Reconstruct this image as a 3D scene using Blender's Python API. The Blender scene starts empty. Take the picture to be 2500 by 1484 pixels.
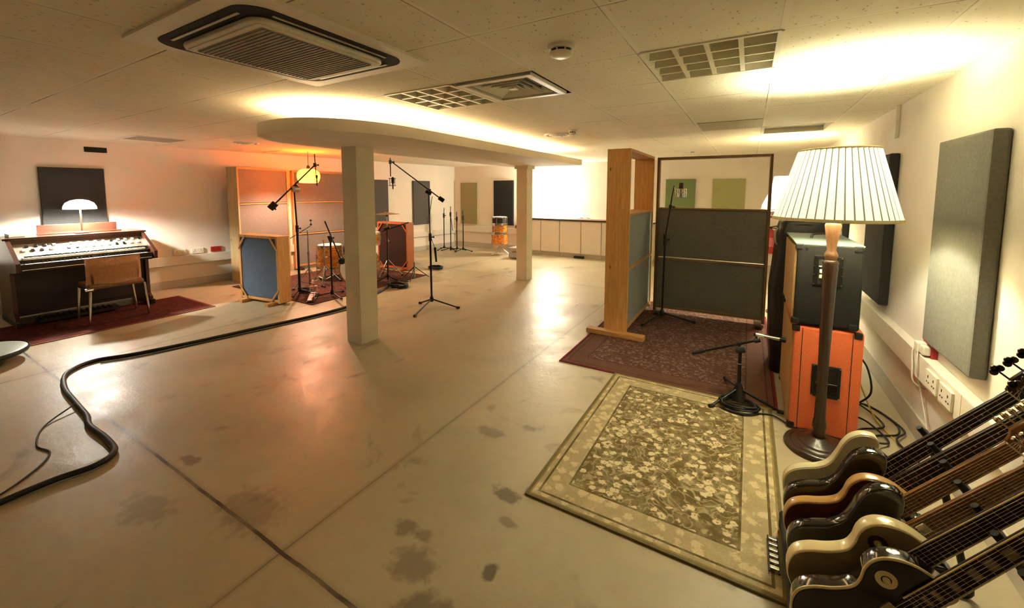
import bpy, bmesh, math, random
from mathutils import Vector, Matrix
random.seed(7)
PI = math.pi
SC = bpy.context.scene
COL = SC.collection
R = math.radians

# ------------------------------------------------------------------ helpers
def lin(c):
    if isinstance(c, str):
        c = [int(c[i:i + 2], 16) / 255 for i in (0, 2, 4)]
    return tuple((x / 12.92 if x <= .04045 else ((x + .055) / 1.055) ** 2.4) for x in c)

def V(*a):
    return Vector(a)

def fin(bm, fs, smooth):
    for f in fs:
        f.smooth = smooth

def box(bm, lo, hi, bev=0.0, rot=None, at=None):
    lo, hi = Vector(lo), Vector(hi)
    r = bmesh.ops.create_cube(bm, size=1)
    vs = r['verts']
    c, s = (lo + hi) / 2, hi - lo
    for v in vs:
        v.co = Vector((v.co.x * s.x, v.co.y * s.y, v.co.z * s.z)) + c
    if bev > 0:
        es = list({e for v in vs for e in v.link_edges})
        g = bmesh.ops.bevel(bm, geom=es, offset=bev, segments=2, affect='EDGES', profile=.6)
        vs = list({v for f in g['faces'] for v in f.verts} | {v for v in vs if v.is_valid})
        seen, st = set(vs), list(vs)
        while st:
            v = st.pop()
            for e in v.link_edges:
                o = e.other_vert(v)
                if o not in seen:
                    seen.add(o); st.append(o)
        vs = list(seen)
    if rot is not None:
        m = rot if isinstance(rot, Matrix) else Matrix.Rotation(rot, 3, 'Z')
        p = Vector(at) if at is not None else c
        for v in vs:
            v.co = m @ (v.co - p) + p
    return vs

def tube(bm, p0, p1, r, r1=None, seg=12, caps=True):
    p0, p1 = Vector(p0), Vector(p1)
    r1 = r if r1 is None else r1
    d = (p1 - p0).normalized()
    a = d.orthogonal().normalized(); b = d.cross(a)
    A, B = [], []
    for i in range(seg):
        t = 2 * PI * i / seg
        o = a * math.cos(t) + b * math.sin(t)
        A.append(bm.verts.new(p0 + o * r)); B.append(bm.verts.new(p1 + o * r1))
    for i in range(seg):
        j = (i + 1) % seg
        f = bm.faces.new((A[i], A[j], B[j], B[i])); f.smooth = True
    if caps:
        for ring in (A[::-1], B):
            f = bm.faces.new(ring)
            for e in f.edges: e.smooth = False

def path(bm, pts, r, seg=8, closed=False):
    pts = [Vector(p) for p in pts]
    n = len(pts); rings = []
    rr = r if isinstance(r, (list, tuple)) else [r] * n
    up = None
    for i, p in enumerate(pts):
        if closed:
            d = (pts[(i + 1) % n] - pts[i - 1])
        else:
            d = pts[min(i + 1, n - 1)] - pts[max(i - 1, 0)]
        d.normalize()
        if up is None:
            up = d.orthogonal().normalized()
        up = (up - d * up.dot(d)).normalized()
        b = d.cross(up)
        rings.append([bm.verts.new(p + (up * math.cos(2 * PI * k / seg) + b * math.sin(2 * PI * k / seg)) * rr[i]) for k in range(seg)])
    for i in range(n if closed else n - 1):
        A, B = rings[i], rings[(i + 1) % n]
        for k in range(seg):
            f = bm.faces.new((A[k], A[(k + 1) % seg], B[(k + 1) % seg], B[k])); f.smooth = True
    if not closed:
        for ring in (rings[0][::-1], rings[-1]):
            f = bm.faces.new(ring)
            for e in f.edges: e.smooth = False

def spline(pts, n=8, closed=False):
    P = [Vector(p) for p in pts]; m = len(P); out = []
    for i in range(m if closed else m - 1):
        if closed:
            a, b, c, d = P[i - 1], P[i], P[(i + 1) % m], P[(i + 2) % m]
        else:
            a, b, c, d = P[max(i - 1, 0)], P[i], P[i + 1], P[min(i + 2, m - 1)]
        for k in range(n):
            t = k / n
            out.append(.5 * ((2 * b) + (c - a) * t + (2 * a - 5 * b + 4 * c - d) * t * t + (3 * b - 3 * c + d - a) * t ** 3))
    if not closed: out.append(P[-1])
    return out

def lathe(bm, prof, seg=32, c=(0, 0, 0), axis='Z', caps=True, sharp=35):
    c = Vector(c); rings = []
    for (r, z) in prof:
        ring = []
        for k in range(seg):
            t = 2 * PI * k / seg
            q = Vector((r * math.cos(t), r * math.sin(t), z))
            if axis == 'X': q = Vector((q.z, q.x, q.y))
            if axis == 'Y': q = Vector((q.y, q.z, q.x))
            ring.append(bm.verts.new(q + c))
        rings.append(ring)
    for i in range(len(rings) - 1):
        for k in range(seg):
            f = bm.faces.new((rings[i][k], rings[i][(k + 1) % seg], rings[i + 1][(k + 1) % seg], rings[i + 1][k])); f.smooth = True
    for i in range(1, len(prof) - 1):
        a = Vector((prof[i][0] - prof[i - 1][0], prof[i][1] - prof[i - 1][1])); b = Vector((prof[i + 1][0] - prof[i][0], prof[i + 1][1] - prof[i][1]))
        if a.length > 1e-6 and b.length > 1e-6 and a.angle(b) > R(sharp):
            for k in range(seg):
                e = bm.edges.get((rings[i][k], rings[i][(k + 1) % seg]))
                if e: e.smooth = False
    if caps:
        for ring, p in ((rings[0][::-1], prof[0]), (rings[-1], prof[-1])):
            if p[0] > 1e-4:
                f = bm.faces.new(ring)
                for e in f.edges: e.smooth = False

def prism(bm, pts, z0, z1, bev=0.0, seg=3):
    """outline (x,y) extruded between z0 and z1 with rounded rims, as rings inset along the outline normal"""
    n = len(pts); P = [Vector((p[0], p[1])) for p in pts]
    area = sum(P[i].x * P[(i + 1) % n].y - P[(i + 1) % n].x * P[i].y for i in range(n))
    if area < 0: P = P[::-1]
    N = []
    for i in range(n):
        d = (P[(i + 1) % n] - P[i - 1]).normalized()
        N.append(Vector((d.y, -d.x)))
    lev = []
    if bev > 0:
        for k in range(seg + 1):
            t = PI / 2 * k / seg
            lev.append((z0 + bev * (1 - math.sin(t)), bev * (1 - math.cos(t))))
        lev = lev[::-1]
        lev = [(z0 + bev * (1 - math.sin(PI / 2 * k / seg)), bev * (1 - math.cos(PI / 2 * k / seg))) for k in range(seg, -1, -1)]
        lev += [(z1 - bev * (1 - math.sin(PI / 2 * k / seg)), bev * (1 - math.cos(PI / 2 * k / seg))) for k in range(0, seg + 1)]
    else:
        lev = [(z0, 0), (z1, 0)]
    rings = [[bm.verts.new((P[i].x - N[i].x * o, P[i].y - N[i].y * o, z)) for i in range(n)] for z, o in lev]
    for a in range(len(rings) - 1):
        for i in range(n):
            j = (i + 1) % n
            f = bm.faces.new((rings[a][i], rings[a][j], rings[a + 1][j], rings[a + 1][i])); f.smooth = bev > 0
    out = []
    for ring in (rings[0][::-1], rings[-1]):
        f = bm.faces.new(ring); f.smooth = False; out.append(f)
        for e in f.edges: e.smooth = False
    return out

def quad(bm, *p):
    return bm.faces.new([bm.verts.new(q) for q in p])

def NB():
    return bmesh.new()

def obj(name, bm, m, parent=None, loc=None, label=None):
    me = bpy.data.meshes.new(name)
    bmesh.ops.recalc_face_normals(bm, faces=bm.faces[:]) if bm.faces else None
    bm.to_mesh(me); bm.free()
    me.materials.append(m)
    o = bpy.data.objects.new(name, me); COL.objects.link(o)
    if parent: o.parent = parent
    if loc is not None: o.location = loc
    if label: o['label'] = label
    return o

def thing(name, label, cat, loc=(0, 0, 0), rotz=0, group=None):
    o = bpy.data.objects.new(name, None); COL.objects.link(o)
    o.empty_display_size = .1
    o.location = loc; o.rotation_euler = (0, 0, rotz)
    o['label'] = label; o['category'] = cat
    if group: o['group'] = group
    return o

def tag(o, label, cat, group=None):
    o['label'] = label; o['category'] = cat
    if group: o['group'] = group
    return o

def struct(name, bm, m, parent=None, label=None, loc=None):
    o = obj(name, bm, m, parent, loc)
    if not parent: o['kind'] = 'structure'
    if label: o['label'] = label
    return o

def dup(root, loc, rotz, label, group=None):
    r = root.copy(); COL.objects.link(r); r.location = loc; r.rotation_euler = (0, 0, rotz)
    r['label'] = label
    if group: r['group'] = group
    for ch in list(root.children):
        c = ch.copy(); COL.objects.link(c); c.parent = r
        for g in list(ch.children):
            d = g.copy(); COL.objects.link(d); d.parent = c
    return r

# ------------------------------------------------------------------ materials
class NT:
    def __init__(s, name):
        s.m = bpy.data.materials.new(name); s.m.use_nodes = True
        s.t = s.m.node_tree; s.n = s.t.nodes; s.l = s.t.links
        s.b = s.n['Principled BSDF']; s.out = s.n['Material Output']
    def new(s, typ, **kw):
        n = s.n.new(typ)
        for k, v in kw.items():
            setattr(n, k, v)
        return n
    def put(s, sock, v):
        if hasattr(v, 'is_output') or isinstance(v, bpy.types.NodeSocket): s.l.new(v, sock)
        else:
            if isinstance(v, (tuple, list)) and sock.type == 'RGBA' and len(v) == 3: v = (*v, 1)
            sock.default_value = v
    def math(s, op, a, b=None, c=None, clamp=False):
        n = s.new('ShaderNodeMath', operation=op, use_clamp=clamp)
        s.put(n.inputs[0], a)
        if b is not None: s.put(n.inputs[1], b)
        if c is not None: s.put(n.inputs[2], c)
        return n.outputs[0]
    def co(s):
        return s.new('ShaderNodeTexCoord').outputs['Object']
    def map(s, v, scale=(1, 1, 1), loc=(0, 0, 0), rot=(0, 0, 0)):
        n = s.new('ShaderNodeMapping'); s.put(n.inputs[0], v)
        n.inputs['Location'].default_value = loc; n.inputs['Rotation'].default_value = rot; n.inputs['Scale'].default_value = scale
        return n.outputs[0]
    def noise(s, v, scale, detail=3, rough=.5, dist=0, out='Fac'):
        n = s.new('ShaderNodeTexNoise'); s.put(n.inputs['Vector'], v)
        n.inputs['Scale'].default_value = scale; n.inputs['Detail'].default_value = detail
        n.inputs['Roughness'].default_value = rough; n.inputs['Distortion'].default_value = dist
        return n.outputs[out]
    def vor(s, v, scale, feature='F1', out='Distance', rnd=1):
        n = s.new('ShaderNodeTexVoronoi', feature=feature); s.put(n.inputs['Vector'], v)
        n.inputs['Scale'].default_value = scale; n.inputs['Randomness'].default_value = rnd
        return n.outputs[out]
    def ramp(s, f, stops, interp='LINEAR'):
        n = s.new('ShaderNodeValToRGB'); n.color_ramp.interpolation = interp
        e = n.color_ramp.elements
        while len(e) < len(stops): e.new(.5)
        for k, (p, c) in enumerate(stops):
            e[k].position = p
            e[k].color = (*c, 1) if isinstance(c, (tuple, list)) else (c, c, c, 1)
        s.put(n.inputs[0], f)
        return n.outputs[0]
    def mix(s, f, a, b, mode='MIX'):
        n = s.new('ShaderNodeMix', data_type='RGBA', blend_type=mode)
        s.put(n.inputs['Factor'], f); s.put(n.inputs['A'], a) if False else None
        s.put(n.inputs[6], a); s.put(n.inputs[7], b)
        return n.outputs[2]
    def sep(s, v):
        n = s.new('ShaderNodeSeparateXYZ'); s.put(n.inputs[0], v); return n.outputs
    def bump(s, h, strength=.2, dist=.01):
        n = s.new('ShaderNodeBump'); n.inputs['Strength'].default_value = strength; n.inputs['Distance'].default_value = dist
        s.put(n.inputs['Height'], h); s.l.new(n.outputs[0], s.b.inputs['Normal'])
    def set(s, **kw):
        for k, v in kw.items():
            s.put(s.b.inputs[k.replace('_', ' ')], v)
        return s.m

def mk(name, c, rough=.5, metal=0, var=.12, scale=30, bump=0, bscale=None, coat=0, spec=None, stretch=None):
    t = NT(name); c = lin(c)
    v = t.co()
    if stretch: v = t.map(v, stretch)
    f = t.noise(v, scale, 4)
    lo = tuple(x * (1 - var) for x in c); hi = tuple(min(1, x * (1 + var)) for x in c)
    col = t.ramp(f, [(.3, lo), (.7, hi)])
    t.set(Base_Color=col, Roughness=rough, Metallic=metal)
    if coat: t.b.inputs['Coat Weight'].default_value = coat; t.b.inputs['Coat Roughness'].default_value = .08
    if spec is not None: t.b.inputs['Specular IOR Level'].default_value = spec
    if bump: t.bump(t.noise(v, bscale or scale * 4, 3), bump, .004)
    return t.m

def wood(name, c1, c2, rough=.5, axis=2, scale=6, knots=False, coat=0):
    t = NT(name); v = t.co()
    st = [10, 10, 10]; st[axis] = .8
    w = t.map(v, tuple(st))
    f = t.noise(w, scale, 5, .6, .6)
    col = t.ramp(f, [(.25, lin(c1)), (.75, lin(c2))])
    if knots:
        k = t.vor(t.map(v, (3, 3, 1.6)), 2.2)
        kf = t.ramp(k, [(.03, 1.0), (.10, 0.0)])
        col = t.mix(kf, col, tuple(x * .3 for x in lin(c1)))
    t.set(Base_Color=col, Roughness=rough)
    if coat: t.b.inputs['Coat Weight'].default_value = coat
    t.bump(f, .08, .002)
    return t.m

def emis(name, c, strength, base=(.8, .8, .8)):
    t = NT(name); t.set(Base_Color=base, Emission_Color=c, Emission_Strength=strength, Roughness=.6)
    return t.m

M = {}
M['wall'] = mk('wall_paint', 'e4ddd0', .85, var=.03, scale=3, bump=.05, bscale=120)
M['column'] = mk('column_paint', 'e2dac4', .75, var=.05, scale=6, bump=.06, bscale=90)
M['raft'] = mk('raft_plaster', 'e2d9c8', .85, var=.04, scale=4)
M['trunk'] = mk('trunking_plastic', 'dcd6c8', .45, var=.03, scale=8)
M['skirt'] = mk('skirting_paint', 'b9b3a6', .5, var=.06, scale=8)
M['black_metal'] = mk('black_powder_coated_steel', '15140f', .38, .3, var=.2, scale=60)
M['black_plastic'] = mk('black_plastic', '141310', .5, var=.2, scale=80)
M['rubber'] = mk('black_rubber', '11100e', .75, var=.2, scale=80)
M['chrome'] = mk('chrome', 'd8d6d0', .16, 1, var=.03)
M['steel'] = mk('brushed_steel', 'a8a49a', .3, 1, var=.08, scale=80)
M['pine'] = wood('pine_board', 'b98545', 'dba968', .6, 2, 5, True)
M['pine_y'] = wood('pine_board_long', 'a5743a', 'c6965a', .6, 1, 5)
M['pine_x'] = wood('pine_board_cross', 'a5743a', 'c6965a', .6, 0, 5)
M['ply'] = wood('worn_plywood', '9c8557', 'b8a070', .65, 2, 4, True)
M['felt_lit'] = mk('lit_grey_felt', '868b8a', .95, var=.18, scale=90, bump=.25, bscale=260)  # booth felt that catches the lamp: its lit tone put into a paler colour
M['felt_mid'] = mk('mid_grey_felt', '77726b', .95, var=.15, scale=90, bump=.25, bscale=260)
M['felt_shaded'] = mk('shaded_grey_felt', '6d6a60', .95, var=.18, scale=90, bump=.25, bscale=260)  # booth felt turned from the lamp: its shade put into a darker colour
M['fab_mid'] = mk('mid_grey_fabric', '55534f', .92, var=.12, scale=70)
M['bright_bar'] = mk('pale_bar_reflection', 'e4e0d6', .3, .35, var=.02)  # bright chrome reflection put into a pale, barely metallic colour
M['felt_dark'] = mk('charcoal_felt', '3f3c36', .95, var=.18, scale=90, bump=.25, bscale=260)
M['felt_blue'] = mk('slate_blue_felt', '4f5f76', .95, var=.16, scale=90, bump=.25, bscale=260)
M['felt_maroon'] = mk('dark_maroon_felt', '2b1a15', .95, var=.2, scale=60, bump=.25, bscale=260)
M['fab_grey'] = mk('grey_panel_fabric', '77756a', .92, var=.12, scale=70, bump=.25, bscale=300)
M['fab_char'] = mk('charcoal_panel_fabric', '343331', .92, var=.15, scale=70, bump=.25, bscale=300)
M['fab_black'] = mk('black_panel_fabric', '191a17', .92, var=.15, scale=70, bump=.2, bscale=300)
M['fab_olive'] = mk('olive_panel_fabric', '969064', .92, var=.1, scale=70, bump=.2, bscale=300)
M['fab_green'] = mk('green_panel_fabric', '74865a', .92, var=.1, scale=70, bump=.2, bscale=300)
M['fab_lime'] = mk('lime_panel_fabric', 'a3a56e', .92, var=.1, scale=70, bump=.2, bscale=300)
M['tolex'] = mk('black_tolex', '1d1b16', .8, var=.25, scale=200, bump=.35, bscale=420, spec=.25)
M['orange_tolex'] = mk('orange_tolex', 'ee7646', .5, var=.1, scale=120, bump=.3, bscale=420)
M['cloth_tan'] = mk('tan_grille_cloth', 'b08e62', .9, var=.2, scale=220, bump=.2, bscale=300)
M['cloth_cream'] = mk('cream_cushion_fabric', 'cbb78e', .9, var=.15, scale=120)
M['darkwood'] = wood('dark_turned_wood', '28180f', '422a1c', .35, 2, 5, coat=.3)
M['lightwood'] = wood('light_turned_wood', '54341c', '6f4a2a', .6, 2, 5)
M['mahog'] = wood('dark_mahogany', '33180f', '522a1c', .35, 1, 4, coat=.3)
M['mahog_d'] = mk('dark_organ_wood', '1e0f0a', .5, var=.25, scale=12)
M['leather'] = mk('tan_leather', '7f5c36', .55, var=.15, scale=40, bump=.1)
M['key_white'] = mk('white_keys', 'f0ead8', .3, var=.03)
M['key_black'] = mk('black_keys', '0d0c0b', .3, var=.1)
M['red'] = mk('red_plastic', 'a31e1c', .45, var=.08)
M['red_paint'] = mk('red_enamel', 'b3262a', .35, var=.06)
M['white_plastic'] = mk('white_plastic', 'e2dccb', .45, var=.03)
M['grey_plastic'] = mk('grey_plastic', '8e8675', .5, var=.06)
M['alu'] = mk('satin_aluminium', 'b9b4a4', .4, .7, var=.06)
M['reflector'] = mk('louvre_reflector', 'ded8c2', .35, 0, var=.04)
M['dark_void'] = mk('dark_slot', '17130d', .8, var=.2)
M['vinyl'] = mk('black_vinyl_cover', '1b1a18', .35, var=.3, scale=8, bump=.5, bscale=9)
M['counter_white'] = mk('cabinet_laminate', 'd5cbbd', .5, var=.03)
M['worktop'] = mk('worktop_laminate', 'd8cfc0', .4, var=.04)
M['worktop_edge'] = mk('dark_worktop_edge', '3a2f27', .5, var=.1)
M['cymbal'] = mk('bronze_cymbal', 'b08a45', .3, 1, var=.15, scale=40)
M['drumhead'] = mk('white_drum_head', 'efe9da', .45, var=.03)
M['cable'] = mk('black_cable', '16140f', .55, var=.25, scale=60)
M['cable_w'] = mk('white_cable', 'cfc8b4', .5, var=.1)
M['cable_y'] = mk('yellow_cable', 'b8a23a', .5, var=.1)
# guitars
M['g_white'] = mk('cream_white_lacquer', 'd9cfa8', .18, var=.03, coat=.6)
M['g_black'] = mk('black_lacquer', '0c0a09', .1, var=.2, coat=.8)
M['g_brown'] = wood('brown_stained_mahogany', '4a2513', '6a3a20', .22, 0, 3, coat=.6)
M['g_natural'] = wood('natural_ash_side', 'a9803f', 'c79a58', .3, 0, 4, coat=.5)
M['g_cream'] = mk('cream_binding', 'e6d7a4', .2, var=.04, coat=.5)
M['g_gold'] = mk('aged_gold_lacquer', '93825a', .2, .15, var=.1, scale=14, coat=.5)
M['rosewood'] = wood('rosewood_fretboard', '1c120c', '2c1d14', .5, 0, 4)
M['maple'] = wood('amber_maple', '7c5325', '9a6c36', .3, 0, 3, coat=.4)
M['pearl_inlay'] = mk('pearl_inlay', 'a8987c', .3, var=.15, scale=90)
M['nickel'] = mk('nickel', 'c9c2ae', .22, 1, var=.05)

def m_floor():
    t = NT('worn_concrete_floor'); v = t.co(); x, y, z = t.sep(v)
    base = t.ramp(t.noise(v, .9, 6, .6, .4), [(.3, lin('a59b80')), (.7, lin('c3b99b'))])
    fine = t.noise(v, 14, 5, .65)
    base = t.mix(t.math('MULTIPLY', fine, .35), base, lin('8d7b5c'))
    # scuffs and dark stains with a shape of their own
    st = t.noise(t.map(v, (1, .8, 1), (3.1, 7.7, 0)), 2.3, 4, .55, .8)
    stf = t.ramp(st, [(.62, 0.0), (.70, .5)])
    base = t.mix(stf, base, lin('4a3d28'))
    # individual stains in front of the rug and by the lower edge
    for (sx, sy, rx, ry, k) in ((-1.02, 1.70, .10, .05, .75), (-.90, 1.78, .06, .05, .6), (-.86, 1.30, .035, .05, .8), (-.93, 1.55, .07, .03, .5),
                                (-1.40, 2.12, .12, .06, .5), (-1.20, 2.28, .06, .04, .5), (-1.16, 1.16, .12, .09, .5), (-.98, 1.02, .13, .12, .6),
                                (-1.32, 1.28, .08, .05, .55), (-1.22, 1.30, .05, .04, .5), (-2.05, .98, .22, .16, .35), (-2.5, .72, .2, .1, .35), (-2.75, 1.0, .10, .04, .6), (-.80, 1.0, .09, .07, .4)):
        dx = t.math('DIVIDE', t.math('SUBTRACT', x, sx), rx); dy = t.math('DIVIDE', t.math('SUBTRACT', y, sy), ry)
        d = t.math('SQRT', t.math('ADD', t.math('MULTIPLY', dx, dx), t.math('MULTIPLY', dy, dy)))
        d = t.math('ADD', d, t.math('MULTIPLY', t.math('SUBTRACT', t.noise(v, 17, 3), .5), 1.6))
        f = t.math('MULTIPLY', t.ramp(d, [(.55, 1.0), (1.0, 0.0)]), k)
        base = t.mix(f, base, lin('4d4130'))
    # slab joints with broken filler
    wob = t.math('MULTIPLY', t.math('SUBTRACT', t.noise(v, 5, 3), .5), .012)
    brk = t.noise(t.map(v, (1, 1, 1), (1.3, 0, 0)), 2.6, 3)
    for comp, pos, w, k_ in ((x, -1.69, .0035, .55), (y, .915, .008, 1.0), (x, -5.2, .005, .8), (y, 6.4, .005, .8)):
        d = t.math('ABSOLUTE', t.math('ADD', t.math('SUBTRACT', comp, pos), wob))
        line = t.math('LESS_THAN', d, w)
        soft = t.ramp(d, [(.006, .3), (.03, 0.0)])
        f = t.math('MULTIPLY', line, t.ramp(brk, [(.38, .35), (.55, 1.0)]))
        f = t.math('MULTIPLY', f, k_)
        base = t.mix(soft, base, lin('6f6048'))
        base = t.mix(f, base, lin('2e2010'))
    r = t.ramp(t.noise(t.map(v, (1, 1, 1), (9, 2, 0)), 2.2, 6, .65), [(.25, .27), (.75, .52)])
    t.set(Base_Color=base, Roughness=r, Specular_IOR_Level=.5)
    h = t.math('ADD', t.noise(v, 5, 4, .6), t.math('MULTIPLY', t.noise(v, 45, 4, .6), .25))
    t.bump(h, .16, .02)
    return t.m
M['floor'] = m_floor()

def m_ceiling():
    t = NT('mineral_fibre_ceiling_tiles'); v = t.co(); x, y, z = t.sep(v)
    T = .597
    base = t.ramp(t.noise(v, 2, 3), [(.3, lin('e2d9c2')), (.7, lin('eae2cd'))])
    pit = t.vor(t.map(v, (1, .55, 1), (0, 0, 0), (0, 0, .5)), 46)
    pm = t.noise(v, 30, 2)
    pf = t.math('MULTIPLY', t.ramp(pit, [(.10, 1.0), (.24, 0.0)]), t.ramp(pm, [(.47, 0.0), (.55, .75)]))
    base = t.mix(pf, base, lin('7c6a46'))
    def dist(c, o, per):
        q = t.math('FRACT', t.math('DIVIDE', t.math('SUBTRACT', c, o), per))
        return t.math('MULTIPLY', t.math('SUBTRACT', .5, t.math('ABSOLUTE', t.math('SUBTRACT', q, .5))), per), t.math('MULTIPLY', q, per)
    dx, qx = dist(x, -.505, T); dy, qy = dist(y, 1.513, .6)
    bar = t.math('MAXIMUM', t.math('LESS_THAN', dx, .011), t.math('LESS_THAN', dy, .007))
    shadow_gap_x = t.math('LESS_THAN', t.math('ABSOLUTE', t.math('SUBTRACT', qx, T - .013)), .0022)
    shadow_gap_y = t.math('LESS_THAN', t.math('ABSOLUTE', t.math('SUBTRACT', qy, .009)), .0035)
    gb = t.noise(v, 1.3, 2)
    shadow_gap = t.math('MULTIPLY', t.math('MAXIMUM', shadow_gap_x, shadow_gap_y), t.ramp(gb, [(.42, .15), (.58, .9)]))  # dark shadow line beside one edge of each bar, drawn into the colour
    base = t.mix(bar, base, lin('ece5d2'))
    base = t.mix(shadow_gap, base, lin('4a3c22'))
    t.set(Base_Color=base, Roughness=.85)
    h = t.math('SUBTRACT', t.math('MULTIPLY', bar, .5), pf)
    t.bump(h, .35, .004)
    return t.m
M['ceiling'] = m_ceiling()

def rug_mat(name, hx, hy, field, motif, border, edge, scale, bw=.14, edge_w=.02, field2=None, amt=1.0, fringe=0):
    t = NT(name); v = t.co(); x, y, z = t.sep(v)
    ax = t.math('SUBTRACT', hx, t.math('ABSOLUTE', x)); ay = t.math('SUBTRACT', hy, t.math('ABSOLUTE', y))
    d = t.math('MINIMUM', ax, ay)
    warp = t.new('ShaderNodeVectorMath', operation='MULTIPLY_ADD')
    t.put(warp.inputs[0], t.noise(v, scale * 1.5, 2, .5, 0, 'Color')); warp.inputs[1].default_value = (.035, .035, 0); t.put(warp.inputs[2], v)
    wv = warp.outputs[0]
    hi = t.math('MULTIPLY', t.math('SUBTRACT', t.noise(v, scale * 4, 3, .65), .5), .55)
    d1 = t.math('ADD', t.vor(wv, scale), hi)
    flo = t.ramp(d1, [(.30, 1.0), (.38, 0.0)])
    eye = t.ramp(t.vor(wv, scale), [(.07, 1.0), (.11, 0.0)])
    big = t.ramp(t.math('ADD', t.vor(wv, scale * .36), t.math('MULTIPLY', hi, .25)), [(.20, 1.0), (.24, 0.0)])
    ring = t.ramp(t.math('ABSOLUTE', t.math('SUBTRACT', t.vor(wv, scale * .36), .12)), [(.012, 0.0), (.03, 1.0)])
    vine = t.ramp(t.math('ABSOLUTE', t.math('SUBTRACT', t.noise(v, scale * .55, 2, .5, 1.5), .5)), [(.012, .4), (.05, 0.0)])
    mot = t.math('MAXIMUM', t.math('MULTIPLY', flo, t.math('SUBTRACT', 1.0, t.math('MULTIPLY', eye, .7))), vine)
    mot = t.math('MULTIPLY', t.math('MAXIMUM', mot, t.math('MULTIPLY', big, ring)), amt)
    col = t.mix(mot, field, motif)
    bm_ = t.math('MULTIPLY', t.ramp(t.math('ADD', t.vor(wv, scale * .9), hi), [(.34, 0.0), (.46, 1.0)]), .42 * amt)
    bcol = t.mix(bm_, border, tuple(a * .9 for a in field))
    inb = t.math('LESS_THAN', d, bw)
    col = t.mix(inb, col, bcol)
    for lo in (bw, bw * .28):
        ln = t.math('LESS_THAN', t.math('ABSOLUTE', t.math('SUBTRACT', d, lo)), .006)
        col = t.mix(ln, col, tuple(a * .8 for a in field))
    col = t.mix(t.math('LESS_THAN', d, edge_w), col, edge)
    wear = t.noise(v, 9, 5, .7)
    col = t.mix(t.math('MULTIPLY', t.ramp(wear, [(.45, 0.0), (.7, .6)]), .5), col, motif if field2 is None else field2)
    weave = t.noise(t.map(v, (1, 5, 1)), 90, 2)
    col = t.mix(t.math('MULTIPLY', t.ramp(weave, [(.4, 0.0), (.65, 1.0)]), .28), col, tuple(a * .5 for a in field))
    t.set(Base_Color=col, Roughness=.95, Specular_IOR_Level=.15)
    t.bump(t.noise(v, 220, 2), .4, .004)
    return t.m

def m_pearl(name, a, b, c):
    t = NT(name); v = t.co()
    n = t.noise(t.map(v, (1, 1, 2.2)), 9, 4, .6, 2.5)
    col = t.ramp(n, [(.3, lin(a)), (.5, lin(b)), (.7, lin(c))])
    t.set(Base_Color=col, Roughness=.18); t.b.inputs['Coat Weight'].default_value = .6
    return t.m
M['pearl'] = m_pearl('amber_pearl_wrap', '6e3a0c', 'c0761c', 'e8b04c')

def m_shade(name, trans, glow, strength, stripes=0, stripe_col=None, tw=.5):
    t = NT(name)
    d = t.new('ShaderNodeBsdfDiffuse'); d.inputs[0].default_value = (*trans, 1)
    tr = t.new('ShaderNodeBsdfTranslucent'); tr.inputs[0].default_value = (*trans, 1)
    mx = t.new('ShaderNodeMixShader'); mx.inputs[0].default_value = tw
    t.l.new(d.outputs[0], mx.inputs[1]); t.l.new(tr.outputs[0], mx.inputs[2])
    em = t.new('ShaderNodeEmission'); em.inputs[0].default_value = (*glow, 1); em.inputs[1].default_value = strength
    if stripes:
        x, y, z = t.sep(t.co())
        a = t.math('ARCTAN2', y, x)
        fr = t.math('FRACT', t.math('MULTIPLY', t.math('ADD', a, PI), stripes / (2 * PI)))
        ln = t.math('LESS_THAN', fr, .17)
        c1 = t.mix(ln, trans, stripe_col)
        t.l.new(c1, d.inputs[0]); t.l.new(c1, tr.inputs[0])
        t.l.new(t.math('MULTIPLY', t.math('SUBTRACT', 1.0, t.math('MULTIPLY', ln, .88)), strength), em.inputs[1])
    ad = t.new('ShaderNodeAddShader'); t.l.new(mx.outputs[0], ad.inputs[0]); t.l.new(em.outputs[0], ad.inputs[1])
    t.l.new(ad.outputs[0], t.out.inputs[0]); t.n.remove(t.b)
    return t.m

# ------------------------------------------------------------------ the setting
CEIL = 2.254
WL = R(6.05)                      # the left wall leans off square by six degrees
WLd = V(math.sin(WL), math.cos(WL), 0); WLn = V(math.cos(WL), -math.sin(WL), 0)
WL0 = V(-8.15, 1.2, 0)
def lwall(s, off=0, z=0):
    """a point s metres along the left wall, off metres into the room"""
    return WL0 + WLd * s + WLn * off + V(0, 0, z)
YF = 9.25

bm = NB(); quad(bm, (-9, -3, 0), (1.0, -3, 0), (1.0, YF + .1, 0), (-9, YF + .1, 0))
struct('floor', bm, M['floor'])

TX, X0, Y0 = .597, -.505, 1.513
holes = {(0, 1), (-2, 1), (-3, 1), (1, 6)}
bm = NB()
for i in range(-15, 3):
    for j in range(-8, 14):
        if (i, j) in holes: continue
        xa, xb = X0 + TX * i, X0 + TX * (i + 1); ya, yb = Y0 + .6 * j, Y0 + .6 * (j + 1)
        if xa >= 1.0 or ya >= YF + .3: continue
        quad(bm, (xa, ya, CEIL), (xa, yb, CEIL), (min(xb, 1.02), yb, CEIL), (min(xb, 1.02), ya, CEIL))
bmesh.ops.remove_doubles(bm, verts=bm.verts[:], dist=.0005)
struct('ceiling', bm, M['ceiling'])

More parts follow.
